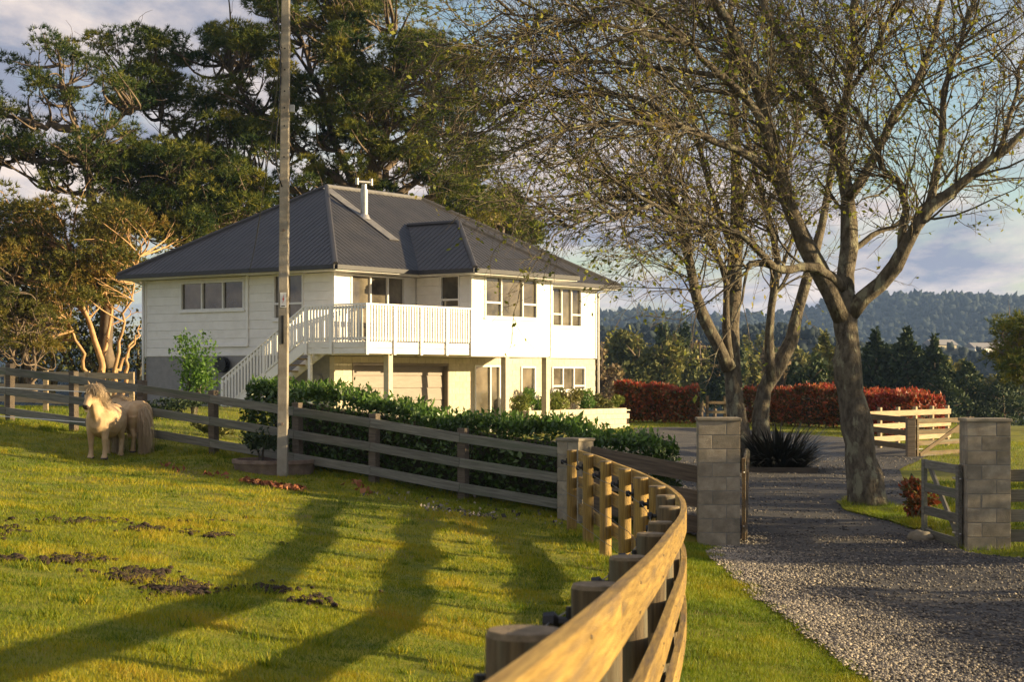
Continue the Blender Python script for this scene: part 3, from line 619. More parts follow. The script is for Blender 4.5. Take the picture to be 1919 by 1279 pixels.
# pale fence on the lawn far behind the ponies
pw = thing('pale_fence', 'sunlit pale timber rail fence beyond the lawn, behind the ponies at left', 'fence', (-14.5, 45.5, .7))
PA, PB = Vector((-16.9, 50.5, 0)), Vector((-9.5, 43.0, 0))
for i in range(6):
    p = PA.lerp(PB, i / 5); zg = gz1(p.x, p.y); MB().bb(p.x - .06, p.x + .06, p.y - .06, p.y + .06, zg - .2, zg + 1.1).build('post', 'wood_pale', pw)
for i in range(5):
    for h in (.3, .64, .99):
        a, b = PA.lerp(PB, i / 5), PA.lerp(PB, (i + 1) / 5); a.z = gz1(a.x, a.y) + h; b.z = gz1(b.x, b.y) + h; of = Vector((.07, -.07, 0)); MB().beam(a + of, b + of, .04, .16).build('rail', 'wood_pale', pw)
# concrete block pillars
def pillar(label, x, y, z, rz, courses, w, d, bl_l):
    t = thing('gate_pillar', label, 'pillar', (x, y, z), rz); h = courses * .2
    MB().bb(-w / 2 + .012, w / 2 - .012, -d / 2 + .012, d / 2 - .012, -.2, h).build('mortar_core', 'mortar', t, world=False)
    meshes = {}
    def blk(cx_, cy_, lx, ly, k):
        key = (round(lx, 2), round(ly, 2))
        if key not in meshes:
            o = MB().bb(-lx / 2 + .005, lx / 2 - .005, -ly / 2 + .005, ly / 2 - .005, -.095, .095).build('block', 'block', t, world=False, bevel=.004); meshes[key] = o.data
        else:
            o = link('block', meshes[key], None, t); b = o.modifiers.new('bevel', 'BEVEL'); b.width = .004; b.segments = 2
        o.location = (cx_, cy_, .1 + .2 * k); o.rotation_euler.z = rnd.uniform(-.006, .006)
    th = .19
    for k in range(courses):
        if w > .5:
            s = w / 2; sp = w / 6 if k % 2 == 0 else -w / 6
            for y_ in (-d / 2 + th / 2, d / 2 - th / 2):
                blk((-s + sp) / 2, y_, s + sp, th, k); blk((s + sp) / 2, y_, s - sp, th, k)
            for x_ in (-s + th / 2, s - th / 2): blk(x_, 0, th, d - 2 * th, k)
        elif k % 2 == 0:
            blk(0, -d / 4, w, d / 2, k); blk(0, d / 4, w, d / 2, k)
        else:
            blk(-w / 4, 0, w / 2, d, k); blk(w / 4, 0, w / 2, d, k)
    MB().bb(-w / 2 - .015, w / 2 + .015, -d / 2 - .015, d / 2 + .015, h + .001, h + .045).build('cap', 'block', t, world=False, bevel=.008)
    return t
pillar('tall concrete block gate pillar on the left of the driveway', 2.98, 24.9, -.77, R(-3), 9, .6, .6, .4)
pillar('tall concrete block gate pillar on the right of the driveway', 6.62, 24.1, -.76, R(-4), 9, .6, .6, .4)
sp_ = pillar('short concrete block pillar where the paddock fence meets the curved fence', .95, 25.8, -.5, R(-38), 6, .4, .4, .4)
sp_['category'] = 'pillar'
for k in range(4): MB().tube([(-.2, .1, .28 + .26 * k), (-.26, .1, .28 + .26 * k)], [.012, .03], 8).build('bolt', 'steel', sp_, world=False, smooth='edge')
# board fences beside the pillars
def run(name, label, A, B, hs, w, h, m, posts=(), ph=1.15, cat='fence'):
    A, B = Vector(A), Vector(B); t = thing(name, label, cat, A)
    d = (B - A); n = max(1, len(posts) - 1)
    for hh in hs: MB().beam(A + Vector((0, 0, hh)), B + Vector((0, 0, hh)), w, h).build('rail', m, t, bevel=.004)
    s = Vector((d.y, -d.x, 0)).normalized()
    for p in posts:
        q = A + d * p - s * (w / 2 + .055); MB().box((q.x, q.y, q.z + ph / 2 - .1), d.normalized() * .055, s * .052, (0, 0, ph / 2 + .1)).build('post', m, t, bevel=.006)
    return t
run('board_fence', 'dark plank fence between the short pillar and the left gate pillar', (1.18, 25.75, -.5), (2.72, 25.0, -.76), (.27, .64, 1.0), .04, .24, 'wood_dark', (.5,), 1.1)
run('board_fence', 'grey plank fence running off to the right of the right gate pillar', (6.93, 24.05, -.72), (12, 23.4, -.62), (.16, .44, .72, 1.0), .04, .17, 'wood_grey', (.35, .7, 1.0))
run('rail_fence', 'sunlit timber rail fence in front of the red hedge at right', (9.85, 48.2, -.45), (13.4, 52.6, -.45), (.3, .66, 1.02), .045, .16, 'wood_pale', (0.02, .2, .4, .6, .8, .99), 1.2)
run('rail_fence', 'timber rail fence running down to the brown gate post at right', (9.7, 47.6, -.45), (10.35, 45.1, -.5), (.3, .66, 1.0), .045, .15, 'wood', (), 1.1)
run('rail_fence', 'distant low timber fence seen between the trees and red hedges', (8.3, 73.2, -.3), (9.9, 73.6, -.35), (.4, .8), .05, .12, 'wood', (.02, .5, .98), 1.1)
run('rail_fence', 'pale timber rail fence beyond the right gate pillar', (9.2, 30.6, -.55), (15, 33.5, -.5), (.5, .95), .045, .15, 'wood_pale', (.03, .3, .6), 1.15)
gp = thing('gate_post', 'dark square gate post in front of the sunlit rail fence', 'post', (10.42, 45.0, -.55))
MB().bb(-.11, .11, -.11, .11, -.1, 1.08).build('shaft', 'wood_dark', gp, world=False, bevel=.01); MB().bb(-.12, .12, -.12, .12, 1.081, 1.10).build('cap', 'wood', gp, world=False)
# gates
def gate(label, A, B, z, h, bars, brace, m, w=.05, stile=.09):
    A, B = Vector((*A, z)), Vector((*B, z)); t = thing('timber_gate', label, 'gate', A); d = (B - A).normalized(); s = Vector((d.y, -d.x, 0)); Zv = Vector((0, 0, 1))
    for p in (A, B): MB().box(p + Zv * h / 2, d * stile / 2, s * w / 2, Zv * h / 2).build('stile', m, t, bevel=.005)
    for i in range(bars):
        zz_ = .07 + (h - .14) * i / (bars - 1); MB().beam(A + d * stile / 2 + Zv * zz_, B - d * stile / 2 + Zv * zz_, w * .5, .13).build('bar', m, t, bevel=.004)
    for (a, b) in brace:
        p = A.lerp(B, a[0]) + Zv * a[1] * h + s * w * .55; q = A.lerp(B, b[0]) + Zv * b[1] * h + s * w * .55; MB().beam(p, q, .035, .10).build('brace', m, t, bevel=.004)
    for zz_ in (.2, h - .2): MB().tube([A - d * .09 + Zv * zz_, A + d * .25 + Zv * zz_], .014, 6).build('hinge', 'steel', t, smooth=True)
    return t
gate('open timber driveway gate seen edge-on beside the left pillar', (3.36, 24.95), (3.83, 28.1), -.70, 1.18, 5, (((.02, .04), (.98, .95)),), 'wood', .055, .1)
gate('weathered braced timber gate standing open at the right pillar', (6.27, 24.15), (6.17, 25.75), -.74, 1.17, 4, (((.06, .1), (.94, .95)),), 'wood_grey', .06, .12)
gate('far timber field gate with one diagonal brace beyond the large tree', (10.6, 45.0), (12.55, 46.9), -.46, 1.0, 4, (((.03, .05), (.95, .98)),), 'wood', .05, .09)
# utility pole, sign, cables
pole = thing('utility_pole', 'tall square concrete utility pole standing in the paddock before the house', 'utility pole', (at(530, 892, 28.3).x, 28.3, 0.0))
top = Vector((.065, 0, 9.3)); pm = MB()
for (z0, z1) in ((-.4, 9.3),):
    k = len(pm.v)
    for z_, hw_, hd_ in ((z0, .084, .10), (z1, .062, .075)):
        cx_ = .065 * z_ / 9.3
        for a, b in ((-1, -1), (1, -1), (1, 1), (-1, 1)): pm.v.append(Vector((cx_ + a * hw_, b * hd_, z_))); pm.g.append((z_, a * hw_, b * hd_))
    for f in ((0, 1, 5, 4), (1, 2, 6, 5), (2, 3, 7, 6), (3, 0, 4, 7), (4, 5, 6, 7)): pm.f.append(tuple(k + i for i in f))
shaft = pm.build('shaft', 'concrete', pole, world=False, bevel=.012)
def pole_pt(py, dx=0, dy=0): z_ = EYE + (HZ - py) / FPX * 28.3; return Vector((.065 * z_ / 9.3 + dx, -(.10 - .025 * z_ / 9.3) + dy, z_))
for y_ in (92, 132, 172, 203, 237, 295, 432, 795):
    p = pole_pt(y_); big = y_ in (432, 795)
    MB().tube([p + Vector((0, -.004 - .012 * big, 0)), p + Vector((0, .004, 0))], .022 if big else .013, 10).build('bolt_hole', 'rust' if big else 'dark', shaft, world=False, smooth='edge')
s0_, s1_ = pole_pt(577), pole_pt(549)
sg = MB().bb(s0_.x - .045, s0_.x + .055, s0_.y - .014, s0_.y - .004, s0_.z, s1_.z).build('warning_sign', 'sign_white', pole, world=False)
def S(u, v): return (s0_.x + .005 + u * .045, s0_.y - .0165, s0_.z + (s1_.z - s0_.z) * v)
MB().poly([S(.3, .92), S(-.35, .5), S(.0, .52), S(-.3, .2), S(.45, .62), S(.08, .6)][::-1]).build('lightning_mark', 'sign_red', sg, world=False)
MB().poly([S(-.7, .06), S(.7, .06), S(.7, .12), S(-.7, .12)]).build('sign_text_bar', 'black', sg, world=False)
q0, q1 = pole_pt(645), pole_pt(592); MB().tube([q0 + Vector((.0, -.012, 0)), q1 + Vector((.0, -.012, 0))], .02, 8).build('cable_guard', 'dark', pole, world=False, smooth=True)
b_ = pole_pt(203, .10, .1); MB().bb(b_.x - .03, b_.x + .05, b_.y - .04, b_.y + .04, b_.z - .06, b_.z + .06).build('bracket', 'steel', pole, world=False)
ca = Vector((pole.location.x + .0, 28.2, at(0, 90, 28.3).z)); hx, hy = hw(-OV + .02, hb(466, -OV)); cb = Vector((hx, hy, ZE - .12))
cab = [ca.lerp(cb, t) + Vector((0, 0, -1.3 * 4 * t * (1 - t) * .35)) for t in np.linspace(0, 1, 24)]
tag(MB().tube(cab, .011, 6).build('service_cable', 'black', smooth=True), 'thin black service cable hanging from the pole to the house eave', 'cable')
cb2 = [at(519, -20, 28.2), at(524, 60, 28.2), at(528, 120, 28.2), at(524, 200, 28.2), at(516, 280, 28.2), at(517, 320, 28.2), at(529, 350, 28.2)]
tag(MB().tube([Vector(p) for p in smooth_path([tuple(p) for p in cb2], 20)], .012, 6).build('loose_cable', 'black', smooth=True), 'dark loop of cable hanging down the left of the pole top', 'cable')
# electric tapes by the ponies
for lab, (ya, yb) in (('upper white electric fence tape stretched left of the front pony', (725, 735)), ('lower white electric fence tape stretched left of the front pony', (778, 792))):
    a, b = at(-60, ya - 2, 31.6), at(160, yb, 30.4); mb = MB().beam(a, b, .004, .014); o = mb.build('electric_tape', 'tape'); tag(o, lab, 'tape', 'electric fence tapes')
# round trough with a young plant
tp = at(515, 884, 29.0); tg = gz1(tp.x, 29.0); tr = thing('round_trough', 'low round concrete trough full of soil behind the pole foot', 'planter', (tp.x, 29.0, tg - .07))
mb = MB(); K = 40; prof = [(.64, -.1), (.66, .0), (.68, .16), (.71, .19), (.71, .25), (.64, .25), (.62, .15)]
for r_, z_ in prof:
    for j in range(K): a = 2 * math.pi * j / K; mb.v.append(Vector((r_ * math.cos(a), r_ * math.sin(a), z_))); mb.g.append((a, r_, z_))
for i in range(len(prof) - 1):
    for j in range(K): a = i * K + j; b = i * K + (j + 1) % K; mb.f.append((a, b, b + K, a + K))
mb.build('rim', 'rust', tr, world=False, smooth='edge'); MB().tube([(0, 0, .1), (0, 0, .2)], .635, 32).build('soil', 'soil', tr, world=False)
# timber edging board in front of the flax
fe = at(1455, 884, 38.6); tag(MB().beam((fe.x - .8, 38.3, -.45), (fe.x + .85, 38.1, -.45), .05, .16).build('edging_board', 'wood_dark'), 'low timber edging board in front of the dark flax', 'board')
def rock(label, x, y, r, sq, m='rock'):
    me = bpy.data.meshes.new('boulder'); bm = bmesh.new(); bmesh.ops.create_icosphere(bm, subdivisions=3, radius=r)
    for v in bm.verts: v.co *= 1 + .22 * mnoise.noise(v.co * 2.2 / r + Vector((x, y, 0))); v.co.z *= sq
    bm.to_mesh(me); bm.free(); me.polygons.foreach_set('use_smooth', [True] * len(me.polygons)); o = link('boulder', me, m); o.location = (x, y, gz1(x, y) + r * sq * .5); return tag(o, label, 'rock')
rock('mossy boulder at the foot of the right gate', 5.98, 25.2, .19, .6)
# ------------------------------------------------------------------ ponies
def loft(mb, rings, k=14):                   # rings: centre, half width, half height, side vector, up vector
    n = len(mb.v)
    for c, w_, h_, s, u in rings:
        c, s, u = Vector(c), Vector(s).normalized(), Vector(u).normalized()
        for j in range(k): a = 2 * math.pi * j / k; mb.v.append(c + s * w_ * math.cos(a) + u * h_ * math.sin(a)); mb.g.append((0, 0, 0))
    for i in range(len(rings) - 1):
        for j in range(k): a = n + i * k + j; b = n + i * k + (j + 1) % k; mb.f.append((a, b, b + k, a + k))
    mb.f.append(tuple(n + j for j in range(k))[::-1]); e = n + (len(rings) - 1) * k; mb.f.append(tuple(e + j for j in range(k)))
def pony(label, loc, heading, head_pose, tail_side=0, seed=1, scale=1.0):
    """x is forward, z up; withers about .95 m"""
    t = thing('pony', label, 'pony', loc, heading, 'ponies by the paddock fence'); t.scale = (scale,) * 3
    rg = np.random.default_rng(seed); Yv, Zv = (0, 1, 0), (0, 0, 1); mb = MB()
    body = [(-.60, .09, .10, .70), (-.57, .17, .19, .70), (-.47, .245, .255, .695), (-.33, .265, .275, .68), (-.15, .285, .295, .635), (.05, .290, .295, .625), (.22, .265, .285, .645), (.36, .225, .27, .66), (.47, .18, .22, .665), (.535, .11, .13, .66)]
    loft(mb, [((x, 0, z), w_, h_, Yv, Zv) for x, w_, h_, z in body], 18)
    nk = head_pose['neck']; hd = head_pose['head']; nr_ = []
    sz = [(.135, .23), (.12, .20), (.105, .165), (.095, .135)]
    for i, p in enumerate(nk):
        d = Vector(nk[min(i + 1, len(nk) - 1)]) - Vector(nk[max(i - 1, 0)]); sd = Vector((0, 0, 1)).cross(d) if abs(d.normalized().z) < .95 else Vector(Yv); sd.normalize(); nr_.append((p, sz[i][0], sz[i][1], sd, d.cross(sd)))
    loft(mb, nr_, 14)
    h0, h1 = Vector(hd[0]), Vector(hd[1]); d = (h1 - h0).normalized(); sd = Vector(head_pose.get('side', (0, 1, 0))); sd = (sd - d * sd.dot(d)).normalized(); up_ = d.cross(sd); ln = (h1 - h0).length
    if up_.z < 0: up_ = -up_
    prof = [(-.06, .06, .07, 0), (.0, .095, .115, -.01), (.22, .105, .13, -.02), (.42, .092, .11, -.015), (.65, .068, .08, .0), (.85, .066, .07, -.004), (.97, .058, .058, -.008), (1.03, .03, .03, -.01)]
    loft(mb, [(h0 + d * ln * q + up_ * o_, w_, h_, sd, up_) for q, w_, h_, o_ in prof], 14)
    def leg(pts): loft(mb, [((x, y, z), r1_, r2_, (0, 1, 0), (1, 0, 0)) for x, y, z, r1_, r2_ in pts], 12)
    for s in (-1, 1):
        y = .13 * s; fo = head_pose.get('front', {}).get(s, 0.0)
        leg([(.36, y, .62, .085, .13), (.37, y, .50, .075, .095), (.375 + fo * .4, y, .40, .060, .07), (.38 + fo * .7, y, .33, .056, .060), (.378 + fo * .8, y, .29, .050, .052), (.375 + fo * .9, y, .18, .040, .042), (.378 + fo, y, .115, .046, .048), (.39 + fo, y, .07, .043, .046), (.40 + fo, y, .045, .058, .066), (.405 + fo, y, .0, .064, .078)])
        y = .135 * s; ho = head_pose.get('hind', {}).get(s, 0.0)
        leg([(-.42, y, .66, .11, .19), (-.42, y, .54, .095, .15), (-.43 + ho * .4, y, .45, .072, .10), (-.49 + ho * .6, y, .37, .056, .068), (-.535 + ho * .8, y, .31, .050, .062), (-.52 + ho * .9, y, .25, .042, .05), (-.505 + ho, y, .16, .040, .044), (-.50 + ho, y, .115, .046, .05), (-.485 + ho, y, .07, .043, .047), (-.475 + ho, y, .045, .058, .066), (-.47 + ho, y, .0, .063, .076)])
    for s in (-1, 1):                        # ears
        e = h0 + sd * .06 * s + up_ * .08 - d * .02; tip = e + up_ * .11 + sd * .02 * s - d * .05; loft(mb, [(e - up_ * .03, .03, .022, sd, d), (e.lerp(tip, .4), .032, .018, sd, d), (tip, .006, .006, sd, d)], 8)
    body_o = mb.build('body', 'coat', t, world=False)
    rm = body_o.modifiers.new('remesh', 'REMESH'); rm.mode = 'VOXEL'; rm.voxel_size = .014; rm.use_smooth_shade = True
    sm = body_o.modifiers.new('smooth', 'SMOOTH'); sm.factor = .55; sm.iterations = 7
    for s in (-1, 1):
        c = h0 + d * ln * .30 + sd * .098 * s + up_ * .035; me = MB(); loft(me, [(c - d * .024, .004, .006, sd, up_), (c - d * .012, .012, .017, sd, up_), (c, .014, .02, sd, up_), (c + d * .012, .012, .017, sd, up_), (c + d * .024, .004, .006, sd, up_)], 8); me.build('eye', 'black', t, world=False, smooth=True)
        c = h0 + d * ln * .95 + sd * .035 * s + up_ * .030; me = MB(); loft(me, [(c - d * .012, .005, .006, sd, up_), (c, .013, .02, sd, up_), (c + d * .03, .008, .01, sd, up_)], 8); me.build('nostril', 'muzzle', t, world=False, smooth=True)
    me = MB(); loft(me, [(h0 + d * ln * q - up_ * .012, w_, h_, sd, up_) for q, w_, h_ in ((.90, .060, .058), (.97, .061, .060), (1.02, .045, .045), (1.045, .02, .02))], 12); me.build('muzzle', 'muzzle', t, world=False, smooth=True)
    for lx, s, fo in ((.405, 1, head_pose.get('front', {}).get(1, 0)), (.405, -1, head_pose.get('front', {}).get(-1, 0)), (-.47, 1, head_pose.get('hind', {}).get(1, 0)), (-.47, -1, head_pose.get('hind', {}).get(-1, 0))):
        me = MB(); y = (.13 if lx > 0 else .135) * s; loft(me, [((lx + fo, y, -.004), .066, .08, (0, 1, 0), (1, 0, 0)), ((lx + fo - .01, y, .04), .056, .064, (0, 1, 0), (1, 0, 0))], 12); me.build('hoof', 'muzzle', t, world=False, smooth='edge')
    def hair(name, roots, dirs, ln_, n, wd=.0042, droop=1.0, spread=.05, dn=.18):
        i = rg.integers(0, len(roots), n); f = rg.uniform(0, 1, (n, 1)); R_ = np.array(roots, float); D_ = np.array(dirs, float); j = np.minimum(i + 1, len(R_) - 1)
        p = R_[i] * (1 - f) + R_[j] * f + rg.normal(size=(n, 3)) * spread * .3; dd = unit(D_[i] * (1 - f) + D_[j] * f + rg.normal(size=(n, 3)) * dn); L_ = ln_ * rg.uniform(.65, 1.15, (n, 1)); P = [p]
        for k in range(5): p = p + dd * L_ / 5; dd = unit(dd + np.array([0, 0, -droop * .35]) + rg.normal(size=(n, 3)) * .06); P.append(p)
        P = np.stack(P, 1); V, F = bulk_tubes(P, np.full(n, wd), np.full(n, wd * .35), 3); fast(name, V, F, 'mane', t, var=np.repeat(rg.random(n), 18), smooth=True, world=False)
    crest = [Vector(p) for p in nk]; top_ = []
    for i, p in enumerate(crest):
        dd = (crest[min(i + 1, 3)] - crest[max(i - 1, 0)]).normalized(); s_ = Vector((0, 0, 1)).cross(dd).normalized(); u_ = dd.cross(s_); top_.append(p + u_ * sz[i][1] * .92)
    top_.append(h0 + up_ * .12); ms = head_pose.get('mane', -1)
    side_l = [Vector((0, ms, 0)) * .55 + Vector((.05, 0, -.15)) for _ in top_]
    hair('mane', [tuple(p) for p in top_], [tuple(q) for q in side_l], .25, 1300, spread=.05)
    hair('mane', [tuple(p) for p in top_], [tuple(Vector((q.x, -q.y * .6, q.z))) for q in side_l], .12, 420, spread=.05)
    hair('forelock', [tuple(h0 + up_ * .11 - d * .03), tuple(h0 + up_ * .12 + d * .03)], [tuple(d + sd * .25), tuple(d - sd * .25)], .13, 260, spread=.05, droop=.4)
    tb = Vector((-.60, 0, .80)); hair('tail', [tuple(tb), tuple(tb + Vector((-.02, 0, -.1))), tuple(tb + Vector((0, 0, -.22)))], [(-.35, 0, -.3), (-.2, 0, -.9), (-.1, 0, -1)],   .68, 1300, wd=.0045, droop=2.6, spread=.10, dn=.10)
    return t
p1 = at(188, 862, 30.0); z1g = gz1(p1.x, 30.0)
pony('cream palomino pony facing the camera by the fence', (p1.x + .02, 30.3, z1g), math.atan2(-.97, -.10), {'neck': [(.36, 0, .78), (.48, .0, .93), (.56, .0, 1.05), (.60, .0, 1.15)], 'head': [(.60, 0, 1.19), (.86, -.05, .90)], 'side': (0, 1, 0), 'mane': 1, 'front': {1: .02, -1: -.02}, 'hind': {1: .05, -1: -.04}}, seed=2)
p2 = at(250, 850, 31.0); z2g = gz1(p2.x, 31.0)
pony('cream palomino pony turned away with its long tail to the camera', (p2.x - .14, 31.45, z2g), math.atan2(.83, -.55), {'neck': [(.38, 0, .74), (.56, 0, .82), (.70, 0, .86), (.82, 0, .86)], 'head': [(.86, 0, .86), (1.05, .0, .54)], 'side': (0, 1, 0), 'mane': -1, 'hind': {1: .03, -1: -.03}}, seed=5)
# ------------------------------------------------------------------ far farm houses
def far_house(label, px, py, d, wd, h, m, rm):
    p = at(px, py, d); t = thing('farm_house', label, 'house', (p.x, d, p.z), .4); MB().bb(-wd / 2, wd / 2, -3, 3, 0, h).build('wall', m, t, world=False)
    k = MB(); k.v = [Vector(q) for q in ((-wd / 2 - .5, -3.6, h), (wd / 2 + .5, -3.6, h), (wd / 2 + .5, 3.6, h), (-wd / 2 - .5, 3.6, h), (-wd / 2 - .5, 0, h + 2), (wd / 2 + .5, 0, h + 2))]; k.g = [(0, 0, 0)] * 6; k.f = [(0, 1, 5, 4), (2, 3, 4, 5), (0, 4, 3), (1, 2, 5), (0, 3, 2, 1)]; k.build('roof', rm, t, world=False)
    for x in (-wd * .3, 0, wd * .3): MB().bb(x - .7, x + .7, -3.05, -2.98, h * .3, h * .75).build('window', 'glass', t, world=False)
    return t
far_house('long white farm house on the far slope at right', 1847, 673, 640, 14, 4, 'trim', 'roofred')
far_house('small white gabled house on the far slope beside the longer one', 1893, 666, 660, 7, 5, 'trim', 'roofred')
far_house('grey roofed house half hidden among far trees', 1762, 668, 620, 10, 4, 'cream', 'roofred')
# ------------------------------------------------------------------ the two bare spring trees
def limb_px(pts, d, dd0=0, dd1=0, K=14):
    n = len(pts); return smooth_path([tuple(at(p[0], p[1], d + dd0 + (dd1 - dd0) * i / (n - 1))) for i, p in enumerate(pts)], K, 1)
def bare_tree(label, base, limbs, d, seed, n1, n2, n3, nleaf, left=0.0, sc=1.0, roots=None):
    rng = np.random.default_rng(seed); t = thing('deciduous_tree', label, 'tree', base); mb = MB()
    G, r0s = [], []
    for (pts, a, b, r0, r1_) in limbs:
        P = limb_px(pts, d, a, b); G.append(P); r0s.append((r0, r1_)); K = len(P); rad = [r0 + (r1_ - r0) * (i / (K - 1)) ** .8 for i in range(K)]
        rad = [r * (1 + .09 * math.sin(i * 1.9 + r0 * 50)) for i, r in enumerate(rad)]
        if (r0, r1_) == (limbs[0][3], limbs[0][4]) or r0 > .25: rad[0] *= 1.28; rad[1] *= 1.1
        wob = P + rng.normal(size=P.shape) * .035 * np.linspace(.2, 1, K)[:, None]; wob[0] = P[0]; G[-1] = wob
        mb.tube([Vector(q) for q in wob], rad, 14 if r0 > .12 else 9)
    trunk = mb.build('trunk', 'bark', t, smooth=True); trunk['label'] = 'lichen-covered grey trunk and limbs'
    G = np.stack(G); lr = np.array([a for a, _ in r0s]); big = lr < .24; Gl = G[big]
    L1 = grow(rng, Gl, n1, 1.0 * sc, 2.6 * sc, .75, 7, .20, (left, 0, .12), .25, 1.0)
    L2 = grow(rng, np.concatenate([L1]), n2, .6 * sc, 1.5 * sc, .7, 6, .22, (left * .8, 0, -.02), .15, 1.0)
    L3 = grow(rng, L2, n3, .25 * sc, .8 * sc, .65, 5, .25, (left * .5, 0, -.12), .1, 1.0)
    u = rng.uniform
    V, F = cat_mesh([bulk_tubes(L1, u(.014, .03, n1) * sc, np.full(n1, .006) * sc, 5), bulk_tubes(L2, np.full(n2, .0075) * sc, np.full(n2, .0035) * sc, 4)])
    fast('branches', V, F, 'bark', t, smooth=True)
    V, F = bulk_tubes(L3, np.full(n3, .0042) * sc, np.full(n3, .002) * sc, 3); tag(fast('twigs', V, F, 'twig', t, smooth=True), kind='stuff')
    i = rng.integers(0, n3, nleaf); k = rng.integers(1, 5, nleaf); C = L3[i, k] + rng.normal(size=(nleaf, 3)) * .025
    V, F = leaves(rng, C, .078 * sc, up=.3, aspect=.55); tag(fast('leaves', V, F, 'bud', t, var=np.repeat(np.clip(rng.random(nleaf) * .9 + .25 * np.sin(C[:, 0] * .9 + C[:, 2]), 0, 1), 4)), kind='stuff')
    return t
D1 = 30.5
front = [
 ([(1628, 958), (1622, 900), (1612, 840), (1602, 770), (1594, 700), (1586, 640), (1582, 585), (1584, 545)], 0, 0, .335, .20),
 ([(1582, 600), (1561, 552), (1517, 480), (1472, 381), (1445, 276), (1428, 166), (1390, 94), (1346, 28), (1310, -60)], 0, -1.2, .19, .07),
 ([(1583, 560), (1588, 500), (1590, 441), (1594, 359), (1566, 276), (1561, 221), (1495, 127), (1456, 72), (1423, -10)], 0, 1.0, .185, .06),
 ([(1592, 370), (1633, 309), (1671, 221), (1721, 155), (1754, 72), (1768, -30)], .2, 1.6, .10, .045),
 ([(1575, 300), (1572, 265), (1588, 166), (1600, 83), (1606, -40)], .3, -.6, .10, .045),
 ([(1590, 590), (1611, 560), (1650, 535), (1677, 508), (1695, 465), (1712, 425), (1754, 381), (1820, 331), (1870, 287), (1925, 240), (1990, 190)], 0, -1.0, .17, .045),
 ([(1735, 400), (1752, 340), (1765, 276), (1765, 182), (1798, 83), (1835, -20)], -.4, .4, .085, .035),
 ([(1690, 470), (1693, 430), (1694, 335), (1676, 331), (1658, 340), (1649, 298), (1627, 237), (1600, 200)], -.2, -.9, .085, .035),
 ([(1590, 480), (1611, 458), (1655, 430), (1721, 403), (1800, 300)], .1, .9, .06, .025),
 ([(1578, 540), (1560, 520), (1522, 497), (1480, 505), (1439, 502), (1412, 490), (1396, 496)], -.1, -1.2, .115, .05),
 ([(1450, 500), (1420, 466), (1384, 436), (1318, 419), (1219, 386), (1147, 331), (1080, 330)], -.9, -2.2, .07, .02),
 ([(1446, 300), (1434, 221), (1357, 143), (1290, 77), (1213, 17), (1150, -20)], -.6, -2.2, .095, .03),
 ([(1460, 345), (1439, 309), (1346, 265), (1279, 237), (1180, 226), (1090, 236), (990, 270)], -.5, -2.6, .095, .02),
 ([(1290, 77), (1230, 70), (1120, 40), (1010, 30), (920, 30)], -1.7, -3.0, .05, .015),
 ([(1357, 143), (1260, 130), (1130, 120), (1000, 110), (905, 120)], -1.4, .8, .05, .015),
 ([(1279, 237), (1200, 180), (1100, 165), (1000, 180), (930, 200)], -1.6, -.8, .045, .015),
 ([(1219, 386), (1180, 400), (1110, 400), (1060, 430)], -1.9, -2.4, .03, .012),
 ([(1428, 166), (1330, 60), (1260, -20)], -.9, .6, .06, .03), ([(1561, 221), (1640, 100), (1700, -20)], .5, -.8, .06, .03), ([(1870, 287), (1900, 200), (1925, 90), (1960, 10)], -.9, .2, .05, .02)]
b1 = at(1628, 945, D1)
bare_tree('large lichened tree budding into leaf, nearest the gate, with forking limbs', (b1.x, D1, gz1(b1.x, D1)), front, D1, 11, 380, 2500, 8500, 16000, left=-.10)
D2 = 39.0
back = [
 ([(1392, 895), (1388, 820), (1378, 750), (1366, 690), (1368, 640), (1374, 600), (1377, 480), (1385, 400), (1378, 250), (1370, 100), (1366, -30)], 0, .5, .26, .06),
 ([(1366, 690), (1350, 650), (1330, 617), (1305, 574), (1296, 523), (1288, 470), (1275, 400), (1250, 310), (1200, 200)], 0, -1.5, .17, .04),
 ([(1368, 672), (1358, 610), (1364, 523), (1345, 470), (1310, 420), (1270, 390), (1200, 360), (1130, 370)], -.1, -1.2, .10, .025),
 ([(1432, 895), (1428, 820), (1417, 757), (1424, 728), (1454, 705), (1480, 665), (1493, 608), (1514, 514), (1540, 420), (1560, 330), (1570, 200)], 0, .8, .24, .05),
 ([(1446, 715), (1438, 651), (1446, 587), (1459, 520), (1452, 440), (1425, 370), (1400, 250), (1390, 120)], 0, -.6, .12, .035),
 ([(1377, 480), (1340, 380), (1310, 280), (1290, 160), (1280, 20)], .2, 1.2, .08, .03), ([(1385, 400), (1420, 300), (1440, 180), (1450, 40)], .3, -.8, .07, .03),
 ([(1288, 470), (1240, 420), (1190, 395), (1150, 410)], -1.0, -1.8, .045, .015), ([(1459, 520), (1490, 440), (1480, 330), (1500, 200)], -.3, .5, .05, .02)]
b2 = at(1400, 800, D2)
bare_tree('multi-stemmed bare tree rising behind the dark flax at the left gate pillar', (b2.x, D2, gz1(b2.x, D2)), back, D2, 12, 220, 1500, 5200, 9000, left=-.08, sc=1.15)
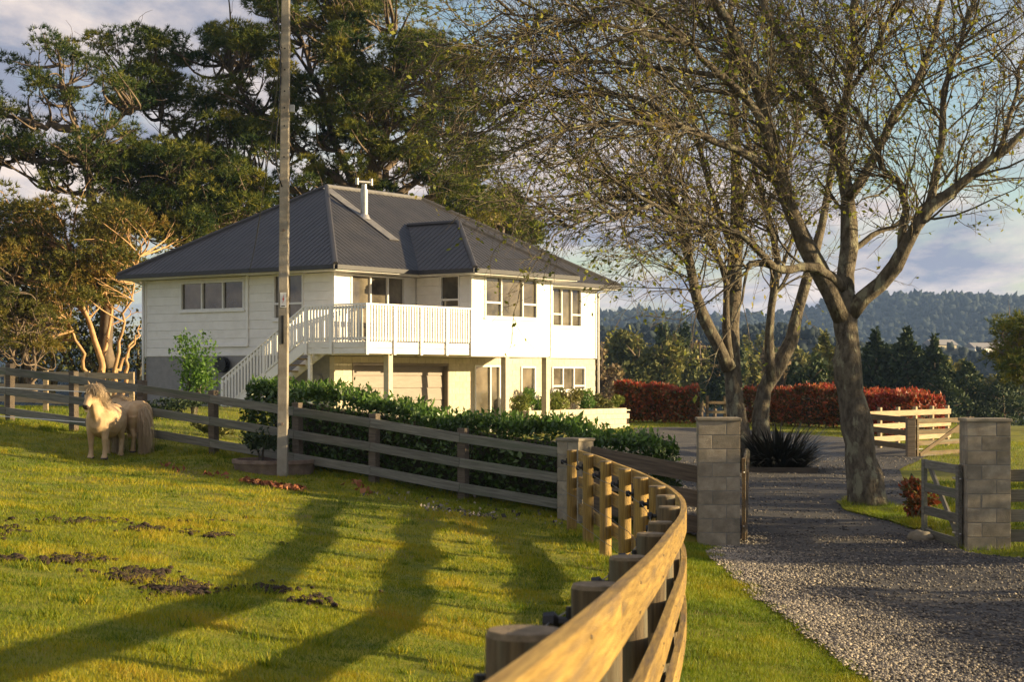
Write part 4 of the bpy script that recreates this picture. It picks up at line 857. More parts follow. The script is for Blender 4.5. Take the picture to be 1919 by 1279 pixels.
# ------------------------------------------------------------------ pines behind the house
def outline_points(rng, poly, n, sc, thr, seed):
    poly = np.array(poly, float); out = []
    while len(out) < n:
        q = rng.uniform(poly.min(0), poly.max(0))
        if not inside(poly, q[0], q[1]): continue
        if mnoise.noise(Vector((q[0] / sc, q[1] / sc * 1.5, seed))) < thr: continue
        out.append(q)
    return np.array(out)
def pine(label, base_px, d, trunks, poly, n, seed, m='pine', rad=(.5, 1.0), half=4.0, thr=-.12, sc=70, ntuft=42, flat=.55, bark='bark_pine', k=11, nl=.25, wd=.019, r0=.4, limb=.035, name='pine_tree', cat='tree', vb=0.0):
    rng = np.random.default_rng(seed); bz = at(base_px[0], base_px[1], d); t = thing(name, label, cat, (bz.x, d, bz.z)); mb = MB(); T = []
    for j, tr_ in enumerate(trunks):
        P = limb_px(tr_, d, 0, rng.uniform(-half, half) * .5 if j else 0, 16); P[1:-1] += rng.normal(size=(14, 3)) * .08; T.append(P); rr = r0 * (1 if j == 0 else .6)
        mb.tube([Vector(q) for q in P], [rr * (1 - .85 * i / 15) for i in range(16)], 10)
    mb.build('trunk', bark, t, smooth=True); T = np.stack(T)
    q = outline_points(rng, poly, n, sc, thr, seed * 3.7); dep = d + rng.uniform(-half, half, n); C = np.stack([(q[:, 0] - 960) / FPX * d, dep, EYE + (HZ - q[:, 1]) / FPX * d], 1)
    flatT = T.reshape(-1, 3); D_ = np.linalg.norm((C[:, None] - flatT[None]) * np.array([1, .7, 1.0]), axis=2) + 2.2 * np.maximum(0, flatT[None, :, 2] - C[:, None, 2] + .8); a = flatT[D_.argmin(1)]
    s = np.linspace(0, 1, 8)[None, :, None]; mid = rng.normal(size=(n, 1, 3)) * .35; BR = a[:, None] * (1 - s) + C[:, None] * s + mid * np.sin(s * math.pi) + np.array([0, 0, .35]) * (s ** 2 - s) * np.linalg.norm(C - a, axis=1)[:, None, None] * .8
    L_ = np.linalg.norm(C - a, axis=1); V, F = bulk_tubes(BR, np.clip(limb * np.sqrt(L_), .02, .16), np.full(n, .015), 5)
    tw = grow(rng, BR, n * 2, .5, 1.6, .7, 5, .25, (0, 0, .1), .35, 1.0); V2, F2 = bulk_tubes(tw, np.full(n * 2, .02), np.full(n * 2, .007), 3); V, F = cat_mesh([(V, F), (V2, F2)])
    fast('branches', V, F, bark, t, smooth=True)
    rr = rng.uniform(*rad, size=n); i = np.repeat(np.arange(n), ntuft); dv_ = unit(rng.normal(size=(len(i), 3)) + np.array([0, 0, .25])); f = rng.uniform(.35, 1.0, (len(i), 1)) ** .6
    Q = C[i] + dv_ * f * rr[i][:, None] * np.array([1.15, 1.15, flat]); V, F = tufts(rng, Q, unit(dv_ + np.array([0, 0, .5])), k, nl, wd, .75)
    cv = rng.normal(.47, .22, n)[i] + rng.normal(0, .14, len(i)) + vb; tag(fast('foliage', V, F, m, t, var=np.repeat(np.clip(cv, 0, 1), 3 * k)), kind='stuff')
    return t
BIGP = [(195, 100), (240, 78), (285, 85), (300, 60), (345, 30), (365, 45), (400, 8), (440, -30), (560, -60), (700, -60), (760, -20), (790, 40), (812, 55), (835, 90), (838, 125), (868, 118), (905, 112), (912, 175), (895, 230), (870, 262), (880, 320), (925, 380), (960, 440), (900, 430), (800, 380), (690, 350), (560, 365), (440, 430), (330, 455), (250, 420), (235, 330), (200, 290), (300, 240), (210, 170)]
pine('tall spreading pine directly behind the roof, widest crown in the picture', (700, 700), 84, [[(690, 700), (694, 480), (690, 370), (700, 300), (690, 200), (650, 100), (630, 20)], [(692, 420), (720, 330), (760, 270), (800, 190), (830, 130)], [(690, 400), (640, 340), (560, 280), (480, 210), (420, 120)], [(690, 420), (600, 370), (480, 340), (370, 300), (280, 200)], [(694, 380), (720, 280), (735, 180), (740, 60)], [(690, 390), (640, 300), (600, 180), (560, 60), (550, -30)], [(694, 430), (760, 350), (840, 300), (890, 200)], [(692, 440), (790, 370), (880, 350), (940, 420)]], BIGP, 720, 21, rad=(.42, .85), half=5.0, thr=-.08, sc=58, ntuft=58, limb=.045)
LP = [(-90, 120), (0, 82), (40, 105), (80, 95), (100, 50), (165, 55), (172, 95), (215, 130), (270, 150), (290, 230), (240, 245), (270, 300), (215, 320), (150, 350), (60, 355), (-40, 340), (-90, 250)]
pine('sparse open pine with bare grey limbs at the far left', (190, 690), 78, [[(205, 690), (195, 500), (180, 380), (160, 300), (130, 225), (112, 150), (108, 80)], [(165, 310), (120, 300), (50, 300), (-40, 305)], [(150, 270), (200, 240), (250, 200)], [(185, 390), (150, 360), (95, 350)], [(140, 240), (80, 235), (10, 215)]], LP, 175, 22, rad=(.38, .75), half=3.0, thr=.05, sc=55, ntuft=30, vb=-.15, r0=.36, limb=.05)
MP = [(200, 330), (320, 270), (430, 290), (520, 360), (500, 400), (430, 420), (380, 450), (330, 470), (260, 430), (210, 400)]
pine('dark pine filling the gap between the left pine and the roof', (330, 690), 80, [[(340, 690), (350, 500), (360, 400), (340, 300)], [(350, 480), (290, 420), (240, 360)], [(355, 460), (420, 400), (490, 370)]], MP, 170, 27, half=3, thr=-.1, ntuft=40, vb=-.12)
RP = [(840, 330), (880, 270), (905, 260), (940, 330), (980, 400), (1010, 460), (960, 450), (900, 420), (850, 390)]
pine('lower pine mass behind the right end of the roof ridge', (900, 690), 88, [[(900, 690), (900, 480), (890, 380), (890, 290)], [(900, 470), (940, 420), (980, 430)]], RP, 90, 28, half=3, thr=-.15, ntuft=44)
KP = [(-60, 400), (30, 372), (70, 368), (120, 385), (190, 392), (250, 395), (300, 420), (330, 450), (290, 490), (240, 520), (262, 560), (190, 570), (120, 560), (40, 600), (-60, 590)]
pine('broad olive-green tree with several pale trunks left of the house', (200, 745), 76, [[(196, 748), (186, 660), (165, 590), (140, 540), (130, 470)], [(196, 748), (200, 650), (205, 590), (215, 520), (225, 450)], [(212, 748), (226, 650), (232, 600), (250, 540), (262, 480)], [(180, 748), (150, 660), (125, 600), (100, 540)], [(205, 748), (222, 690), (250, 640), (272, 600)], [(230, 748), (240, 660), (262, 610)]], KP, 230, 23, 'kanuka', rad=(.5, 1.0), half=3.5, thr=-.12, sc=60, ntuft=52, flat=.6, bark='bark_pale', k=8, nl=.24, wd=.026, r0=.19, limb=.03, name='olive_tree')
KL = [(-80, 470), (-20, 440), (40, 480), (60, 560), (130, 560), (150, 610), (100, 650), (20, 660), (-60, 640)]
pine('leaning olive tree with two trunks at the left edge', (40, 745), 73, [[(62, 748), (48, 660), (30, 600), (12, 540), (-10, 480)], [(66, 748), (66, 650), (74, 600), (70, 540)], [(30, 748), (28, 600), (24, 520)]], KL, 100, 24, 'kanuka', rad=(.35, .7), half=3, thr=-.05, sc=45, ntuft=44, flat=.6, bark='bark_pine', k=8, nl=.17, wd=.02, r0=.17, limb=.025, name='olive_tree', vb=-.1)
EP = [(1905, 600), (1870, 615), (1862, 640), (1890, 660), (1885, 690), (1920, 720), (2000, 720), (2000, 590), (1950, 580)]
pine('open pine branch reaching in at the right edge above the valley', (1990, 790), 70, [[(1990, 830), (1980, 720), (1960, 640), (1950, 590)], [(1975, 700), (1930, 660), (1890, 640)]], EP, 60, 29, half=2.2, thr=-.05, ntuft=34, r0=.3)
# ------------------------------------------------------------------ clumped bushes and valley trees
def bush(name, label, cat, base, rx, ry, h, m, seed, leaf, n, group=None, stem=True, lobes=7, aspect=.5, up=.3, lift=.15, bark='bark', vb=0.0):
    rng = np.random.default_rng(seed); x, y, z = base; t = thing(name, label, cat, base, 0, group)
    lc = np.stack([rng.uniform(-.6, .6, lobes) * rx, rng.uniform(-.6, .6, lobes) * ry, h * rng.uniform(.28, .78, lobes)], 1); lr = rng.uniform(.35, .55, lobes)
    i = rng.integers(0, lobes, n); dv_ = unit(rng.normal(size=(n, 3))); f = rng.uniform(.55, 1.05, (n, 1)); C = lc[i] + dv_ * f * lr[i][:, None] * np.array([rx, ry, h * .55]); C[:, 2] = np.clip(C[:, 2], h * lift, h * 1.02)
    V, F = leaves(rng, C, leaf, up=up, out=dv_ * .6, aspect=aspect); cv = rng.normal(.45, .15, lobes)[i] + rng.normal(0, .2, n) + vb
    tag(fast('foliage', V, F, m, t, var=np.repeat(np.clip(cv, 0, 1), 4), world=False), kind='stuff')
    if stem:
        mb = MB()
        for k in range(min(lobes, 5)): mb.tube([(rng.normal() * .04 * rx, rng.normal() * .04 * ry, -.1), tuple(lc[k] * np.array([.4, .4, .5])), tuple(lc[k])], [max(.012, .03 * h), max(.008, .02 * h), .005], 6)
        mb.build('stems', bark, t, world=False, smooth=True)
    return t
def hedge(label, A, B, w_, h, m, seed, leaf, n, top=None, mt=None, ntop=0, arch=.05):
    """a clipped hedge from A to B on the ground"""
    rng = np.random.default_rng(seed); A, B = np.array(A, float), np.array(B, float); t = thing('hedge', label, 'hedge', (A[0], A[1], gz1(*A))); d = B - A; ln = np.hypot(*d); d = d / ln; s = np.array([d[1], -d[0]])
    def spread(n, top_only=False):
        u = rng.uniform(0, ln, n); k = rng.random(n); a = rng.uniform(-1, 1, n); hh = rng.uniform(.06, 1, n); side = np.where(rng.random(n) < .5, -1, 1.0)
        v = np.where(k < .42, a, side); q = np.where(k < .42, 1.0, hh)
        if top_only: v, q = a, np.ones(n)
        r = rng.normal(0, .05, n); bulge = 1 + .12 * np.sin(u * 2.1 + seed) + .08 * np.sin(u * 5.3 + q * 3); v = v * (w_ / 2 * bulge + r * 1.2) * (1 - .18 * np.maximum(0, q - .75) / .25 * (np.abs(v) > .8)); zt = h * q * (1 + .06 * np.sin(u * 1.3 + seed * 2) + .045 * np.sin(u * 4.1)) + rng.normal(0, .045, n)
        en = (k > .9) & (not top_only); u = np.where(en, np.where(rng.random(n) < .5, .12, ln - .12) + rng.normal(0, .05, n), u); v = np.where(en, a * w_ * .42, v); e = np.minimum(u, ln - u); v = v * np.clip(.72 + e / .8, 0, 1)
        xy = A + d * u[:, None] + s * v[:, None]; return np.c_[xy, gz(xy[:, 0], xy[:, 1]) + zt], np.c_[s * np.sign(v)[:, None] * (q < .98)[:, None], (q >= .98) * 1.0]
    C, o = spread(n); V, F = leaves(rng, C, leaf, up=.35, out=o * .9, aspect=.48, fold=.12); cv = .42 + .14 * np.sin(C[:, 0] * 1.1 + 2) * np.sin(C[:, 2] * 3) + rng.normal(0, .2, n)
    tag(fast('foliage', V, F, m, t, var=np.repeat(np.clip(cv, 0, 1), 4)), kind='stuff')
    if ntop:
        C, o = spread(ntop, True); C[:, 2] += rng.uniform(0, .16, ntop); V, F = leaves(rng, C, leaf * 1.15, up=1.6, aspect=.4); fast('new_growth', V, F, mt, t, var=np.repeat(rng.random(ntop), 4))
    core = MB(); k = max(2, int(ln / .8)); P = []
    for i in range(k + 1):
        p = A + d * ln * min(max(i / k, .07), .93); z_ = gz1(*p)
        P.append([Vector((p[0] + s[0] * v, p[1] + s[1] * v, z_ + q)) for v, q in ((-w_ * .3 * (.7 if i in (0, k) else 1), .1 * h), (-w_ * .34 * (.5 if i in (0, k) else 1), .82 * h), (w_ * .34 * (.5 if i in (0, k) else 1), .82 * h), (w_ * .3 * (.7 if i in (0, k) else 1), .1 * h))])
    for r_ in P: core.v += r_; core.g += [(0, 0, 0)] * 4
    for i in range(k):
        for j in range(4): a = i * 4 + j; b = i * 4 + (j + 1) % 4; core.f.append((a, b, b + 4, a + 4))
    core.f.append((3, 2, 1, 0)); core.f.append(tuple(4 * k + j for j in range(4))); core.build('inner_branches', 'hedge_core', t)
    st = MB()
    for i in range(int(ln / .45)):
        p = A + d * (i + .5) * .45 + s * rng.normal() * .06; z_ = gz1(*p)
        for _ in range(3): st.tube([(p[0], p[1], z_ - .05), (p[0] + rng.normal() * .1, p[1] + rng.normal() * .1, z_ + .3 * h), (p[0] + rng.normal() * .2, p[1] + rng.normal() * .2, z_ + .6 * h)], [.02, .015, .008], 5)
    tag(st.build('stems', 'twig', t, smooth=True), kind='stuff')
    return t
M['hedge_core'] = mat('hedge_inner_branches', (.03, .032, .018), (.055, .045, .028), 9, .95, .8, 25)
ho = np.array([.592, .806]) * 1.05; hd_ = np.array([-.806, .592])
hA = np.array(FT[0]) + ho + hd_ * -1.0; hB = np.array(FT[0]) + ho + hd_ * 7.6
hedge('clipped glossy green hedge along the back of the paddock fence', hA, hB, 1.15, 1.22, 'hedge', 31, .085, 26000, mt='bright', ntop=2600)
hedge('red-leaved hedge between the house corner and the multi-stemmed tree', (4.4, 72.2), (7.7, 71.5), 1.9, 1.42, 'photinia', 32, .14, 13000, mt='photinia_red', ntop=2600)
hedge('dark red hedge behind the trees with bright red tips at its right end', (9.9, 70.5), (14.9, 64.4), 1.9, 1.38, 'photinia', 33, .13, 17000, mt='photinia_red', ntop=3600)
hedge('bright scarlet hedge top behind the sunlit rail fence', (12.9, 62.2), (14.4, 59.4), 1.9, 1.34, 'photinia_red', 34, .13, 7000, mt='photinia_red', ntop=2000)
hedge('unseen low green hedge added to shade the right side of the near driveway', (8.9, 3.5), (8.7, 18.4), .8, .86, 'hedge', 35, .09, 9000, mt='bright', ntop=600)  # added out of view so its shadow falls across the gravel
# garden plants
yt = at(362, 770, 47); bush('young_tree', 'young bright green leafy tree beside the stairs', 'tree', (yt.x, 47, gz1(yt.x, 47)), .74, .65, 2.4, 'bright', 41, .11, 2100, lobes=14, lift=.2, bark='bark')
for k, (px, hh, r_, m_, lab) in enumerate([(968, .75, .55, 'yellowgreen', 'grassy yellow-green shrub at the left end of the block planter'), (1000, .95, .5, 'bright', 'upright green shrub second from the left in the planter'), (1040, .8, .5, 'yellowgreen', 'loose yellow-green shrub between the posts in the planter'), (1068, 1.05, .6, 'bush_olive', 'tallest rounded shrub in the middle of the planter'), (1104, .95, .5, 'bright', 'bright upright shrub under the ground floor window'), (1128, .7, .5, 'bush_olive', 'low rounded shrub second from the right in the planter'), (1150, .65, .45, 'yellowgreen', 'fine-leaved shrub at the right end of the planter')]):
    a = ha(px, -.5); x, y = hw(a, -.5); bush('planter_shrub', lab, 'shrub', (x, y, .28), r_, .4, hh, m_, 50 + k, .13, 900, 'shrubs in the block planter', lobes=6, aspect=.28, up=1.0, lift=.05)
for k, (px, py, d, r_, hh, m_, lab) in enumerate([(290, 765, 40, .8, .55, 'bush_dark', 'low dark shrub on the lawn behind the second pony'), (415, 806, 34.5, .6, .35, 'bush_olive', 'low spreading shrub behind the fence under the young tree'), (490, 868, 29.0, .3, .55, 'bush_dark', 'small leafy plant growing in the round trough'), (905, 790, 50, .4, .6, 'yellowgreen', 'ornamental grass clump by the entrance post'), (1712, 918, 27.6, .42, .75, 'photinia', 'small red-leaved shrub beside the right gate'), (330, 742, 45, .9, .5, 'bush_dark', 'dark low shrub bed at the foot of the grey basement wall'), (600, 872, 29.6, .35, .4, 'hedge', 'loose laurel sprouts at the foot of the fence by the trough')]):
    p = at(px, py, d); bush('garden_shrub', lab, 'shrub', (p.x, d, gz1(p.x, d) + (.18 if px == 490 else 0)), r_, r_, hh, m_, 70 + k, .09, 900 if px != 490 else 260, lobes=6 if px != 490 else 11, lift=.15 if px != 490 else .02)
# flax clump of strap leaves
rng = np.random.default_rng(9); fl_ = at(1458, 884, 39.2); fz_ = gz1(fl_.x, 39.2); ft = thing('flax_bush', 'dark strap-leaved flax clump behind the left gate pillar', 'plant', (fl_.x, 39.2, fz_)); n = 620
a_ = rng.uniform(0, 2 * math.pi, n); rr = np.sqrt(rng.random(n)) * .55; S_ = np.stack([np.cos(a_) * rr * 1.2, np.sin(a_) * rr, np.zeros(n)], 1); tilt = rng.uniform(.15, .95, n); dv_ = np.stack([np.cos(a_) * np.sin(tilt), np.sin(a_) * np.sin(tilt), np.cos(tilt)], 1); ln_ = rng.uniform(.8, 1.35, n)[:, None]; P = [S_]
for k in range(6): P.append(P[-1] + dv_ * ln_ / 6); dv_ = unit(dv_ + np.array([0, 0, -.17]) + np.stack([np.cos(a_), np.sin(a_), 0 * a_], 1) * .05)
P = np.stack(P, 1); sd_ = np.stack([-np.sin(a_), np.cos(a_), np.zeros(n)], 1)[:, None]; wv = (np.array([.02, .028, .028, .025, .02, .013, .003])[None, :, None]); V = np.stack([P - sd_ * wv, P + sd_ * wv], 2); ix = np.arange(n * 14).reshape(n, 7, 2); F = np.stack([ix[:, :-1, 0], ix[:, :-1, 1], ix[:, 1:, 1], ix[:, 1:, 0]], -1).reshape(-1, 4)
tag(fast('strap_leaves', V, F, 'flax', ft, var=np.repeat(rng.random(n), 14), world=False), kind='stuff')
# valley trees
def vtree(label, px, top, bot, wpx, d, m, seed, kind):
    rng = np.random.default_rng(seed); b = at(px, bot, d); h = (bot - top) / FPX * d; rx = wpx / 2 / FPX * d * 1.25; t = thing('valley_pine' if kind == 'pine' else 'valley_tree', label, 'tree', (b.x, d, b.z), 0, 'trees in the valley beyond the hedges')
    n = 3400; lf = .05 * h if kind != 'pine' else .06 * h
    if kind == 'pine':
        z_ = rng.uniform(.15, 1, n); ring = np.round(z_ * 9) / 9 + rng.normal(0, .045, n); a = rng.uniform(0, 6.283, n); lob = 1 + .4 * np.sin(a * 3 + ring * 17 + seed); r_ = rx * np.clip(1.1 - ring ** 4.5, .15, 1) * lob * np.sqrt(rng.uniform(.15, 1, n)); C = np.stack([r_ * np.cos(a), r_ * np.sin(a), ring * h - .04 * h * (r_ / rx) ** 2], 1)
        V, F = leaves(rng, C, lf, up=.5, out=np.stack([np.cos(a), np.sin(a), 0 * a], 1), aspect=.45)
    else:
        k = 15; lc = np.stack([rng.uniform(-.7, .7, k) * rx, rng.uniform(-.7, .7, k) * rx, h * rng.uniform(.35, .85, k)], 1); i = rng.integers(0, k, n); dv_ = unit(rng.normal(size=(n, 3))); C = lc[i] + dv_ * rng.uniform(.5, 1.05, (n, 1)) * np.array([rx * .42, rx * .42, h * .17]); V, F = leaves(rng, C, lf, up=.2, aspect=.6)
    tag(fast('crown', V, F, m, t, var=np.repeat(np.clip(rng.normal(.45, .25, n) + .15 * np.sin(C[:, 2] / h * 9 + C[:, 0]), 0, 1), 4), world=False), kind='stuff')
    mb = MB().tube([(0, 0, -3), (.02 * h, 0, h * .4), (0, 0, h * .9)], [.028 * h, .02 * h, .004 * h], 7)
    for k in range(7):
        a = rng.uniform(0, 6.28); z_ = h * rng.uniform(.3, .75); mb.tube([(0, 0, z_), (math.cos(a) * rx * .5, math.sin(a) * rx * .5, z_ + .08 * h), (math.cos(a) * rx * .85, math.sin(a) * rx * .85, z_ + .13 * h)], [.012 * h, .008 * h, .003 * h], 5)
    mb.build('trunk', 'bark_pine' if kind != 'grey' else 'bark', t, world=False, smooth=True)
    return t
VT = []
for k, (px, top, w_, m_) in enumerate([(1128, 640, 60, 'bush_brown'), (1150, 622, 70, 'bush_olive'), (1178, 655, 56, 'bush_brown'), (1195, 612, 80, 'bush_olive'), (1222, 648, 60, 'bush_brown'), (1240, 628, 70, 'bush_olive'), (1262, 606, 50, 'bush_dark'), (1285, 640, 64, 'bush_brown'), (1312, 625, 70, 'bush_olive'), (1338, 650, 60, 'bush_brown'), (1358, 632, 64, 'bush_dark'), (1392, 645, 60, 'bush_olive'), (1425, 620, 70, 'bush_olive'), (1462, 640, 60, 'bush_brown'), (1495, 650, 50, 'bush_olive')]):
    VT.append((px, top, 800, w_, 150 + (k * 37) % 90, m_, 'round'))
for k, (px, top, w_, m_) in enumerate([(1518, 662, 62, 'bush_dark'), (1545, 640, 70, 'bush_olive'), (1572, 655, 60, 'bush_dark'), (1642, 636, 72, 'bush_dark'), (1672, 642, 66, 'bush_dark'), (1700, 632, 76, 'bush_dark'), (1730, 640, 66, 'bush_dark'), (1752, 645, 56, 'bush_dark'), (1780, 665, 84, 'bush_olive'), (1812, 690, 80, 'bush_dark'), (1845, 700, 84, 'bush_olive'), (1880, 712, 84, 'bush_dark'), (1912, 700, 84, 'bush_olive'), (1765, 700, 70, 'bush_dark'), (1615, 650, 60, 'bush_dark')]):
    VT.append((px, top, 830, w_, 115 + (k * 29) % 60, m_, 'pine' if k % 2 else 'round'))
nm = {'bush_brown': 'brownish bare-crowned', 'bush_olive': 'olive-green', 'bush_dark': 'dark green'}; ordn = ['leftmost', 'second from left', 'third from left', 'fourth from left', 'fifth from left', 'sixth from left', 'seventh from left', 'eighth from left', 'ninth from left', 'tenth from left', 'eleventh from left', 'twelfth from left', 'thirteenth from left', 'fourteenth from left', 'fifteenth from left']
cnt = {}
for k, v in enumerate(sorted(VT, key=lambda q: (q[6], q[0]))):
    key = (v[5], v[6]); c = cnt.get(key, 0); cnt[key] = c + 1
    lab = f"{nm[v[5]]} {'pine in the valley behind the red hedge' if v[6] == 'pine' else 'round tree in the valley beyond the hedges'}, {ordn[c]} of its kind"
    vtree(lab, v[0], v[1], v[2], v[3], v[4], v[5], 100 + k, v[6])
for k, (px, py, r_, hh) in enumerate([(-20, 740, 2.2, 2.6), (40, 740, 2.0, 2.0), (95, 740, 2.2, 2.4), (150, 742, 2.0, 1.9), (205, 745, 2.2, 2.5), (260, 748, 2.0, 2.2)]):
    p = at(px, py, 86); bush('understorey_shrub', f'dark shrub under the olive trees left of the house, {ordn[k]} in the thicket', 'shrub', (p.x, 86, p.z), r_ * 1.2, 1.8, hh * 2.3, ['bush_olive', 'bush_dark', 'kanuka'][k % 3], 160 + k, .2, 1800, 'thicket under the olive trees', lobes=12, lift=.02)
# shelter trees right of the view that shade the gate
for k, (x, y, h, r_) in enumerate([(19, 25.5, 5.6, 2.0), (20, 29.5, 6.4, 2.4), (19.5, 33.5, 6.8, 2.2), (21, 37.5, 6.4, 2.2), (17.5, 21.5, 4.6, 1.6)]):
    bush('shelter_tree', f'leafy shelter tree beyond the right edge of the view, {ordn[k].replace("from left", "along the row")}', 'tree', (x, y, gz1(x, y)), r_, r_, h, 'bush_dark', 140 + k, .3, 1500, 'shelter trees outside the view', lobes=12)
# ------------------------------------------------------------------ hills
def ridge(name, label, sky_px, d0, d1, m, seed, ntree, base_drop):
    rng = np.random.default_rng(seed); xs = np.linspace(-900, 2900, 240); sk = np.interp(xs, [p[0] for p in sky_px], [p[1] for p in sky_px]); rows = 30; V = []
    for j in range(rows):
        f = j / (rows - 1); d = d0 + (d1 - d0) * f; Xw = (xs - 960) / FPX * d1 * (.75 + .25 * d / d1); zt = EYE + (HZ - sk) / FPX * d1; prof = f ** .85
        z = -base_drop + (zt + base_drop) * prof + (1 - f) * f * 40 * np.sin(xs / 130 + seed + f * 3); V.append(np.stack([Xw, np.full_like(xs, d), z], 1))
    for j in range(6): V.append(np.stack([(xs - 960) / FPX * d1, np.full_like(xs, d1 + 80 * (j + 1)), EYE + (HZ - sk) / FPX * d1 - 12 * (j + 1) ** 1.5], 1))
    rows += 6; ix = np.arange(rows * 240).reshape(rows, 240); Vf = np.concatenate(V); tag(fast(name, Vf, np.stack([ix[:-1, :-1], ix[:-1, 1:], ix[1:, 1:], ix[1:, :-1]], -1).reshape(-1, 4), m, smooth=True), label, kind='structure')
    k = rng.integers(0, len(Vf) - 241 - 5 * 240, ntree); f = rng.random((ntree, 1)); C = Vf[k] * (1 - f) + Vf[k + 240] * f; g = rng.random((ntree, 1)); C = C * (1 - g) + (Vf[k + 1] * (1 - f) + Vf[k + 241] * f) * g; ok = np.abs(Vf[k + 1, 0] - Vf[k, 0]) < 80; C = C[ok]; n = len(C)
    sz = rng.uniform(2.2, 5.0, (n, 1, 1)) * d1 / 1700; a = np.arange(6) * math.pi / 3; ring = np.stack([np.cos(a), np.sin(a), 0 * a], 1)
    B = np.concatenate([ring * .7 + [0, 0, .1], ring * 1.0 + [0, 0, .75], ring * .6 + [0, 0, 1.35], [[0, 0, 1.6]]])[None] * (1 + .25 * rng.normal(size=(n, 19, 1))); P = C[:, None] + B * sz * np.array([1, 1, 1.0]); F = []
    for l in (0, 6):
        for j in range(6): F += [(l + j, l + (j + 1) % 6, l + 6 + (j + 1) % 6), (l + j, l + 6 + (j + 1) % 6, l + 6 + j)]
    F += [(12 + j, 12 + (j + 1) % 6, 18) for j in range(6)]; F = (np.array(F)[None] + 19 * np.arange(n)[:, None, None]).reshape(-1, 3)
    tag(fast(name + '_forest', P, F, 'forest', var=np.repeat(np.clip(rng.normal(.4, .25, n), 0, 1), 19)), 'forest covering the ' + label, 'forest', kind='stuff')
ridge('far_hill', 'long dark blue ridge on the skyline at right', [(-900, 655), (0, 664), (300, 655), (700, 630), (1000, 608), (1117, 598), (1200, 590), (1300, 600), (1390, 598), (1500, 588), (1545, 574), (1640, 562), (1700, 556), (1760, 557), (1919, 569), (2200, 560), (2900, 590)], 1000, 1900, 'hill', 3, 15000, 25)
ridge('near_hill', 'lower wooded slope in front of the blue ridge', [(-900, 690), (0, 690), (600, 680), (1000, 640), (1117, 628), (1200, 618), (1260, 628), (1330, 640), (1400, 622), (1450, 612), (1500, 630), (1580, 655), (1700, 655), (1800, 652), (1860, 664), (1919, 650), (2300, 640), (2900, 660)], 330, 620, 'hill', 8, 9000, 22)
# ------------------------------------------------------------------ grass, gravel, litter
rng = np.random.default_rng(77)
def blades(name, label, regions, m, seed, cond, hgt=(.016, .042)):
    rng = np.random.default_rng(seed); PX = []
    for (d0, d1, dens, px0, px1) in regions:
        area = (px1 - px0) / FPX * (d1 ** 2 - d0 ** 2) / 2; n = int(area * dens); d = np.sqrt(rng.uniform(d0 ** 2, d1 ** 2, n)); x = (rng.uniform(px0, px1, n) - 960) / FPX * d; PX.append(np.c_[x, d])
    P = np.concatenate(PX); P = P[cond(P[:, 0], P[:, 1])]; n = len(P); z = gz(P[:, 0], P[:, 1]); big = np.array([mnoise.noise(Vector((x * .7, y * .7, 2))) for x, y in P]); fine = np.array([mnoise.noise(Vector((x * 2.6, y * 2.6, 5))) for x, y in P])
    sc = np.clip(P[:, 1] / 14, .8, 2.0); h = rng.uniform(*hgt, n) * (1 + .8 * fine + .9 * np.maximum(0, big - .1)) * (.8 + .2 * sc); w_ = .0035 * sc; a = rng.uniform(0, 6.283, n); s = np.stack([np.cos(a), np.sin(a), 0 * a], 1) * w_[:, None]; C = np.c_[P, z - .004]
    tip = C + np.c_[rng.normal(0, .45, (n, 2)) * h[:, None], h]; V = np.stack([C - s, C + s, tip], 1); var = np.clip(.40 + .5 * big + .36 * fine + rng.normal(0, .16, n), 0, 1)
    tag(fast(name, V, np.arange(3 * n).reshape(n, 3), m, var=np.repeat(var, 3)), label, 'grass', kind='stuff'); return n
dr = np.array(DRIVE); isl = np.array(ISLAND)
def fence_x(y): return np.interp(y, fy, fx)
pad = lambda x, y: (x < np.where(y < 24.6, fence_x(y), .9)) & ((x - .92) * .592 + (y - 25.8) * .806 < 1.4) & ~inside(dr, x, y)
n_a = blades('grass', 'short sunlit grass growing over the paddock', [(7.5, 13, 3600, -40, 1300), (13, 20, 1900, -40, 1300), (20, 34, 620, -40, 1200)], 'grass', 5, pad)
vg = lambda x, y: (x > fence_x(y) - .05) & ~inside(dr, x - .05 + .06 * np.sin(y * 3), y) & (y < 24.6)
blades('verge_grass', 'bright grass verge between the curved fence and the gravel', [(7, 14, 4200, 1180, 1760), (14, 25, 2600, 1180, 1600)], 'lawn_grass', 6, vg, (.022, .055))
blades('island_grass', 'grass on the small island below the large tree', [(26, 32, 1500, 1580, 1760)], 'lawn_grass', 7, lambda x, y: inside(isl, x, y) & (np.hypot(x - b1.x, y - D1) > .42), (.08, .11))
blades('lawn', 'mown lawn around the house, hedges and far fences', [(31, 80, 55, -40, 560), (56, 78, 60, 1150, 1860), (40, 60, 70, 1640, 1960), (19, 36, 350, 1690, 1980)], 'lawn_grass', 8, lambda x, y: ~inside(dr, x, y) & ((x - .92) * .592 + (y - 25.8) * .806 > .3), (.04, .09))
